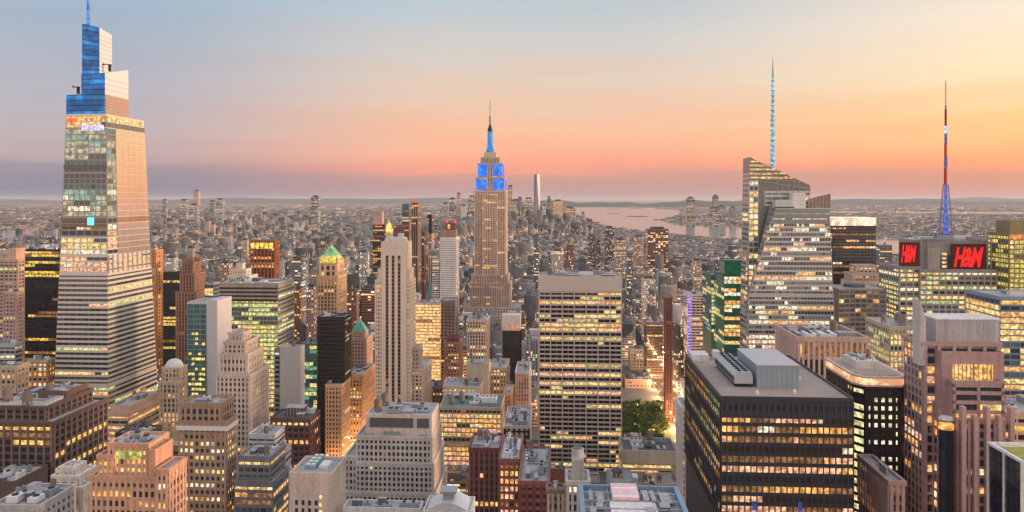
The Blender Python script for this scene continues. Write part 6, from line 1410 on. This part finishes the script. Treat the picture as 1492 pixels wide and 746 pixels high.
for n_, c_ in enumerate(cand[:NIND]):
    s, e, a0, a1, h, y, px = c_
    ti = q.choices(range(len(TINTS)), TW)[0]; col, cname, _ = TINTS[ti]; kind = q.randrange(4)
    W_, D_ = e-s, a1-a0; mb = MB(); H = h; stepped = q.random() < .4 and h > 30
    if stepped:
        z1 = h*q.uniform(.6, .85); mb.box(0, W_, 0, D_, 0, z1); i = W_*.14; mb.box(i, W_-i, i*.8, D_-i, z1, h)
        X0, X1, Y0, Y1 = i, W_-i, i*.8, D_-i
    else: mb.box(0, W_, 0, D_, 0, h); X0, X1, Y0, Y1 = 0, W_, 0, D_
    x, yy = gw(s, a0)
    o = mb.build('city_building', PM[kind], None, (x, yy, 0), -TH); jit = q.uniform(.8, 1.2); tint(o, tuple(v*jit for v in col))
    # parapet and roof furniture
    mb = MB(); t = .45
    for bx in ((X0-.2, X1+.2, Y0-.2, Y0+t), (X0-.2, X1+.2, Y1-t, Y1+.2), (X0-.2, X0+t, Y0+t, Y1-t), (X1-t, X1+.2, Y0+t, Y1-t)): mb.box(*bx, h-.5, h+1.0)
    mb.build('parapet', wall(tuple(round(v*1.05, 3) for v in col)), o)
    feat = []
    pw = (X1-X0)*q.uniform(.3, .5); pd = (Y1-Y0)*q.uniform(.25, .45); ph = q.uniform(3, 6); xx, y2 = q.uniform(X0+1, X1-pw-1), q.uniform(Y0+2, Y1-pd-1)
    mb = MB(); mb.box(xx, xx+pw, y2, y2+pd, h, h+ph); mb.build('penthouse', q.choice((LGREY, GREY, BROWN, PALE)), o); feat.append('penthouse')
    if q.random() < .5 and X1-X0 > 12:
        cx, cy = (X0+3.2 if xx > (X0+X1)/2-pw/2 else X1-3.2), Y0+3.2; mb = MB(); mb.cyl(cx, cy, 1.9, h+2.6, h+6.2, 0, 12); mb.cyl(cx, cy, 2.0, h+6.2, h+7.6, 0, 12, .1)
        for sx in (-1, 1):
            for sy in (-1, 1): mb.box(cx+sx*1.2-.12, cx+sx*1.2+.12, cy+sy*1.2-.12, cy+sy*1.2+.12, h, h+2.6)
        mb.build('water_tank', wall((.20, .15, .12), .9), o); feat = ['water tank']
    mb = MB()
    for k in range(q.randrange(2, 5)):
        ux_, uy_ = q.uniform(X0+1, X1-3), q.uniform(Y0+1, Y1-3)
        if xx-2.5 < ux_ < xx+pw+.5 and y2-2.5 < uy_ < y2+pd+.5: continue
        m2 = MB(); m2.box(ux_, ux_+q.uniform(1.5, 2.4), uy_, uy_+1.8, h, h+q.uniform(.9, 1.8)); m2.build('cooling_unit', q.choice((WHITE, STEEL)), o)
    d = sorted(LM, key=lambda l: abs(l[0]-px)+abs(l[2]-y)*.08)
    size = 'tall' if h > 85 else ('mid height' if h > 50 else 'low')
    styl = ('punched', 'strip-windowed', 'slotted', 'wide-bayed')[kind]; tk_ = ' with tank' if feat[0] == 'water tank' else ''
    done = False
    for lm in d[:4]:
        side = ('left of' if px < lm[0]-12 else 'right of' if px > lm[0]+12 else ('behind' if y > lm[2] else 'before'))
        lab = f"{size} {cname} {'stepped' if stepped else 'flat-roofed'} {styl} building{tk_} {side} {lm[1]}"
        if lab not in seen: done = True; break
    if not done: lab = f"{size} {cname} building by {d[0][1]}, {ORD[n_ % 9+1]}from it"
    seen.add(lab); tag(o, lab, 'building', 'city buildings filling the blocks between the towers')

# everything smaller: one mesh, colour per building in an attribute
V, Fc, TI = [], [], []
def add_box(s0, s1, a0, a1, z0, z1, col, rnd):
    V.append((s0,a0,z0,s1,a0,z0,s1,a1,z0,s0,a1,z0,s0,a0,z1,s1,a0,z1,s1,a1,z1,s0,a1,z1)); TI.append((*col, rnd))
def rcol():
    c = TINTS[q.choices(range(len(TINTS)), TW)[0]][0]; j = q.uniform(.5, 1.25); return tuple(v*j for v in c)
groups_ = {0: [], 1: [], 2: [], 3: []}
def put(s0, s1, a0, a1, h, near):
    global V, TI
    V, TI = groups_[q.randrange(4)], None
rows = [[], [], [], []]
def emit(k, s0, s1, a0, a1, z0, z1, col, rnd): rows[k].append((s0, s1, a0, a1, z0, z1, *col, rnd))
for c_ in cand[NIND:]:
    s, e, a0, a1, h, y, px = c_
    k = q.randrange(4); col = rcol(); r_ = q.random()
    if h > 45 and q.random() < .5:
        z1 = h*q.uniform(.55, .85); emit(k, s, e, a0, a1, 0, z1, col, r_); i = (e-s)*.15; emit(k, s+i, e-i, a0+i*.7, a1-i*.7, z1, h, col, r_)
        s, e, a0, a1 = s+i, e-i, a0+i*.7, a1-i*.7
    else: emit(k, s, e, a0, a1, 0, h, col, r_)
    for _ in range(q.choice((1, 2, 2)) if y < 2500 else q.choice((0, 1))):
        w, d = (e-s)*q.uniform(.15, .45), (a1-a0)*q.uniform(.15, .4); u, v_ = q.uniform(s+.5, e-w-.5), q.uniform(a0+.5, a1-d-.5); emit(k, u, u+w, v_, v_+d, h, h+q.uniform(2, 5), tuple(x*q.uniform(.8, 1.2) for x in col), q.random())
def carpet(ya, yb_, cell, hfun, pxr=(-80, 1570), dens=.86):
    y = ya
    while y < yb_:
        cx = cell*(1+.15*((y-ya)/(yb_-ya)))
        x = xpx(pxr[0], y); xe = xpx(pxr[1], y)
        while x < xe:
            if q.random() < dens and not any(inside(x+cx/2, y+cx/2, P_) for P_ in WPOLY):
                h = hfun(CX+F*x/y, y, x)
                if h:
                    w, d = cx*q.uniform(.55, .98), cx*q.uniform(.5, .95); jx, jy = q.uniform(0, cx-w), q.uniform(0, cx-d)
                    s_, a_ = wg(x+jx, y+jy); Yc = y+jy; hm = hmax_far(CX+F*(x+jx)/Yc, CX+F*(x+jx+w)/Yc, Yc)
                    h = min(h, hm)
                    if h > 3: emit(q.randrange(4), s_, s_+w, a_, a_+d, 0, h, rcol(), q.random())
            x += cx
        y += cx*.95
def hmax_far(p0, p1, Y): return 999
def h_mid(px, y, x):
    r_ = q.random()
    if px > 856 and y > 3500: return q.uniform(5, 12) if r_ < .96 else q.uniform(15, 34)
    if x > 1500: return q.uniform(8, 18) if r_ < .9 else q.uniform(20, 60)
    if 640 < px < 860 and 4700 < y < 6900:            # downtown
        core = max(0, 1-abs(px-745)/130)*max(0, 1-abs(y-5800)/1300)
        h = q.uniform(30, 100) + (q.uniform(40, 200)*core if r_ < .7 else 0); return min(h, zpx(288, y)-8 if px < 800 else zpx(300 + (px-800)*.35, y))
    return q.uniform(12, 30) if r_ < .82 else (q.uniform(30, 62) if r_ < .975 else q.uniform(60, 105))
def h_far(px, y, x):
    r_ = q.random()
    if 640 < px < 860 and y < 7000: return h_mid(px, y, x)
    if px > 856 and y < 7000 and px < 1100: return q.uniform(5, 12)
    if px > 860: return q.uniform(6, 16) if r_ < .94 else q.uniform(16, 45)
    if 225 < px < 460 and y < 9000 and r_ > .93: return q.uniform(40, 120)
    return q.uniform(8, 22) if r_ < .93 else q.uniform(25, 60)
carpet(3580, 4700, 31, h_mid, dens=.93); carpet(4700, 7000, 40, h_far, dens=.93); carpet(7000, 10500, 62, h_far, dens=.9); carpet(10500, 17000, 110, h_far, dens=.85); carpet(17000, 30000, 330, h_far, dens=.5)
FI = np.array([(0,1,5,4), (1,2,6,5), (2,3,7,6), (3,0,4,7), (4,5,6,7)])
for k in range(4):
    A = np.array(rows[k]); n = len(A)
    s0, s1, a0, a1, z0, z1 = A[:, :6].T
    vv = np.stack([np.stack(t, 1) for t in ((s0,a0,z0),(s1,a0,z0),(s1,a1,z0),(s0,a1,z0),(s0,a0,z1),(s1,a0,z1),(s1,a1,z1),(s0,a1,z1))], 1).reshape(-1, 3)
    ff = (FI[None]+(np.arange(n)*8)[:, None, None]).reshape(-1, 4)
    me = bpy.data.meshes.new('distant_buildings'); me.vertices.add(len(vv)); me.vertices.foreach_set('co', vv.ravel().astype(np.float32))
    me.loops.add(len(ff)*4); me.loops.foreach_set('vertex_index', ff.ravel().astype(np.int32)); me.polygons.add(len(ff))
    me.polygons.foreach_set('loop_start', np.arange(0, len(ff)*4, 4, dtype=np.int32)); me.update(calc_edges=True)
    at_ = me.attributes.new('wall_tint', 'FLOAT_COLOR', 'FACE'); at_.data.foreach_set('color', np.repeat(A[:, 6:10], 5, 0).ravel().astype(np.float32))
    me.materials.append(PMA[k]); o = bpy.data.objects.new('distant_buildings', me); COL.objects.link(o); o.rotation_euler = (0, 0, -TH); tag(o, kind='stuff')
print('fill', [len(r) for r in rows], len(cand))

# ===================================================== street lamps and cars
LH = glow((1, .60, .25), 6, 'lamp_head')
pole = MB(); pole.cyl(0, 0, .12, 0, 9, 0, 6, .07); pole.box(-.05, 2.2, -.05, .05, 8.9, 9.05); hd = MB(); hd.box(1.5, 2.3, -.18, .18, 8.7, 8.9)
pm = pole.build('pole', STEEL); hm_ = hd.build('lamp_head', LH); pme, hme = pm.data, hm_.data; bpy.data.objects.remove(pm); bpy.data.objects.remove(hm_)
li = bpy.data.lights.new('street_light', 'POINT'); li.energy = 26000; li.color = (1, .50, .20); li.shadow_soft_size = 1.2
li2 = bpy.data.lights.new('street_light', 'POINT'); li2.energy = 34000; li2.color = (1, .52, .22); li2.shadow_soft_size = 1.2
def lamp(s, a, flip, lab, grp):
    x, y = gw(s, a); o = empty('street_lamp', (x, y, .15), -TH+(pi if flip else 0)); tag(o, lab, 'street lamp', grp)
    for nme, d in (('pole', pme), ('lamp_head', hme), ('lamp_bulb', li2 if 'park' in grp or 'avenue' in grp else li)):
        c_ = bpy.data.objects.new(nme, d); COL.objects.link(c_); c_.parent = o
        if nme == 'lamp_bulb': c_.location = (1.9, 0, 8.2)
for k in range(12):
    for fl, s in ((0, -204.5), (1, -175.5)): lamp(s, 660+k*26, fl, 'glowing street lamp along the avenue canyon left of the striped limestone tower', 'lamps on the left avenue')
for k in range(13):
    for fl, s in ((0, 132.5), (1, 161.5)): lamp(s, 760+k*42, fl, 'glowing street lamp along the lit avenue beside the small park', 'lamps on the right avenue')
for k, (s, a) in enumerate([(s, 744) for s in (10, 40, 70, 100)]+[(s, 918) for s in (10, 40, 70, 100)]+[(58, 790), (58, 860), (100, 800), (100, 850), (100, 900), (124, 770), (124, 830), (124, 890)]): lamp(s, a, k % 2, 'glowing lamp at the edge of the small park', 'lamps around the park')
for c_, w in AVE:
    if -620 < c_ < 720 and c_ not in (-190, 147):
        for k in range(3, 12):
            a = ST0+k*STP+4; s = c_-w/2+1.5
            if ok_spot(s-1, s+1, a-1, a+1): lamp(s, a, 0, 'glowing street lamp at a crossing among the blocks', 'lamps at street crossings')
for s in (-290, -245, -150, -110, -60, 190, 240, 300):
    for k in (3, 4, 5, 6, 7, 8):
        a = ST0+k*STP+4
        if ok_spot(s-1, s+1, a-1, a+1): lamp(s, a, 0, 'glowing street lamp at a crossing among the blocks', 'lamps at street crossings')
cols = [wall((.65, .42, .03), .35), wall((.55, .55, .56), .3), wall((.03, .03, .035), .3), wall((.3, .02, .02), .3)]
def car_meshes(col):
    a = MB(); a.prism([(-2.2,-.9),(2.2,-.9),(2.2,.9),(-2.2,.9)], .35, .9, 0, [(-2.15,-.86),(2.1,-.86),(2.1,.86),(-2.15,.86)])
    c_ = MB(); c_.prism([(-1.5,-.82),(.9,-.82),(.9,.82),(-1.5,.82)], .9, 1.45, 0, [(-1.1,-.7),(.4,-.7),(.4,.7),(-1.1,.7)])
    w = [];
    for x in (-1.4, 1.4):
        for y_ in (-.88, .7):
            m = MB(); m.prism([(x+.33*cos(t*pi/5), .33+.33*sin(t*pi/5)) for t in range(10)], y_, y_+.18); m.v = [(p[0], p[2], p[1]) for p in m.v]; w.append(m)
    out = []
    for nme, mbb, mt in [('body', a, col), ('cabin', c_, DK)]+[('wheel', x, BLACKM) for x in w]:
        o = mbb.build(nme, mt); out.append((nme, o.data)); bpy.data.objects.remove(o)
    for y_ in (-.6, .45):
        m = MB(); m.box(2.12, 2.24, y_, y_+.25, .6, .78); o = m.build('headlight', glow((1, .92, .75), 5, 'headlight')); out.append(('headlight', o.data)); bpy.data.objects.remove(o)
        m = MB(); m.box(-2.26, -2.18, y_, y_+.25, .6, .78); o = m.build('tail_light', glow((1, .03, .02), 2, 'tail_light')); out.append(('tail_light', o.data)); bpy.data.objects.remove(o)
    return out
CMS = [car_meshes(c_) for c_ in cols]; CN = ['yellow', 'silver', 'black', 'dark red']
q = random.Random(9); used = []
for k in range(16):
    lane = (k*3) % 5; s = 147-8+lane*4; a = 800+k*17+q.uniform(0, 5); x, y = gw(s, a); o = empty('car', (x, y, .03), -TH+(pi/2 if True else 0)); ci = q.choice((0, 0, 1, 2, 3))
    tag(o, f'{CN[ci]} car driving up the lit avenue beside the small park', 'car', f'{CN[ci]} cars on the lit avenue')
    o.rotation_euler = (0, 0, -TH-pi/2)
    for nme, d in CMS[ci]: c2 = bpy.data.objects.new(nme, d); COL.objects.link(c2); c2.parent = o

# ===================================================== haze
if HAZE_DENSITY:
    mb = MB(); mb.box(-GX-500, GX+500, GY0-500, GY1+500, -1, 480); hz = mb.build('haze', []) if False else None
    me = bpy.data.meshes.new('haze'); me.from_pydata(mb.v, [], mb.f); hz = bpy.data.objects.new('haze', me); COL.objects.link(hz); tag(hz, kind='stuff')
    m = bpy.data.materials.new('haze'); m.use_nodes = True; nt = m.node_tree; nt.nodes.clear(); pv = N(nt, 'ShaderNodeVolumePrincipled'); ou = N(nt, 'ShaderNodeOutputMaterial')
    pv.inputs['Color'].default_value = (.76, .77, .84, 1); pv.inputs['Density'].default_value = HAZE_DENSITY; pv.inputs['Anisotropy'].default_value = .1
    nt.links.new(pv.outputs[0], ou.inputs['Volume']); me.materials.append(m)
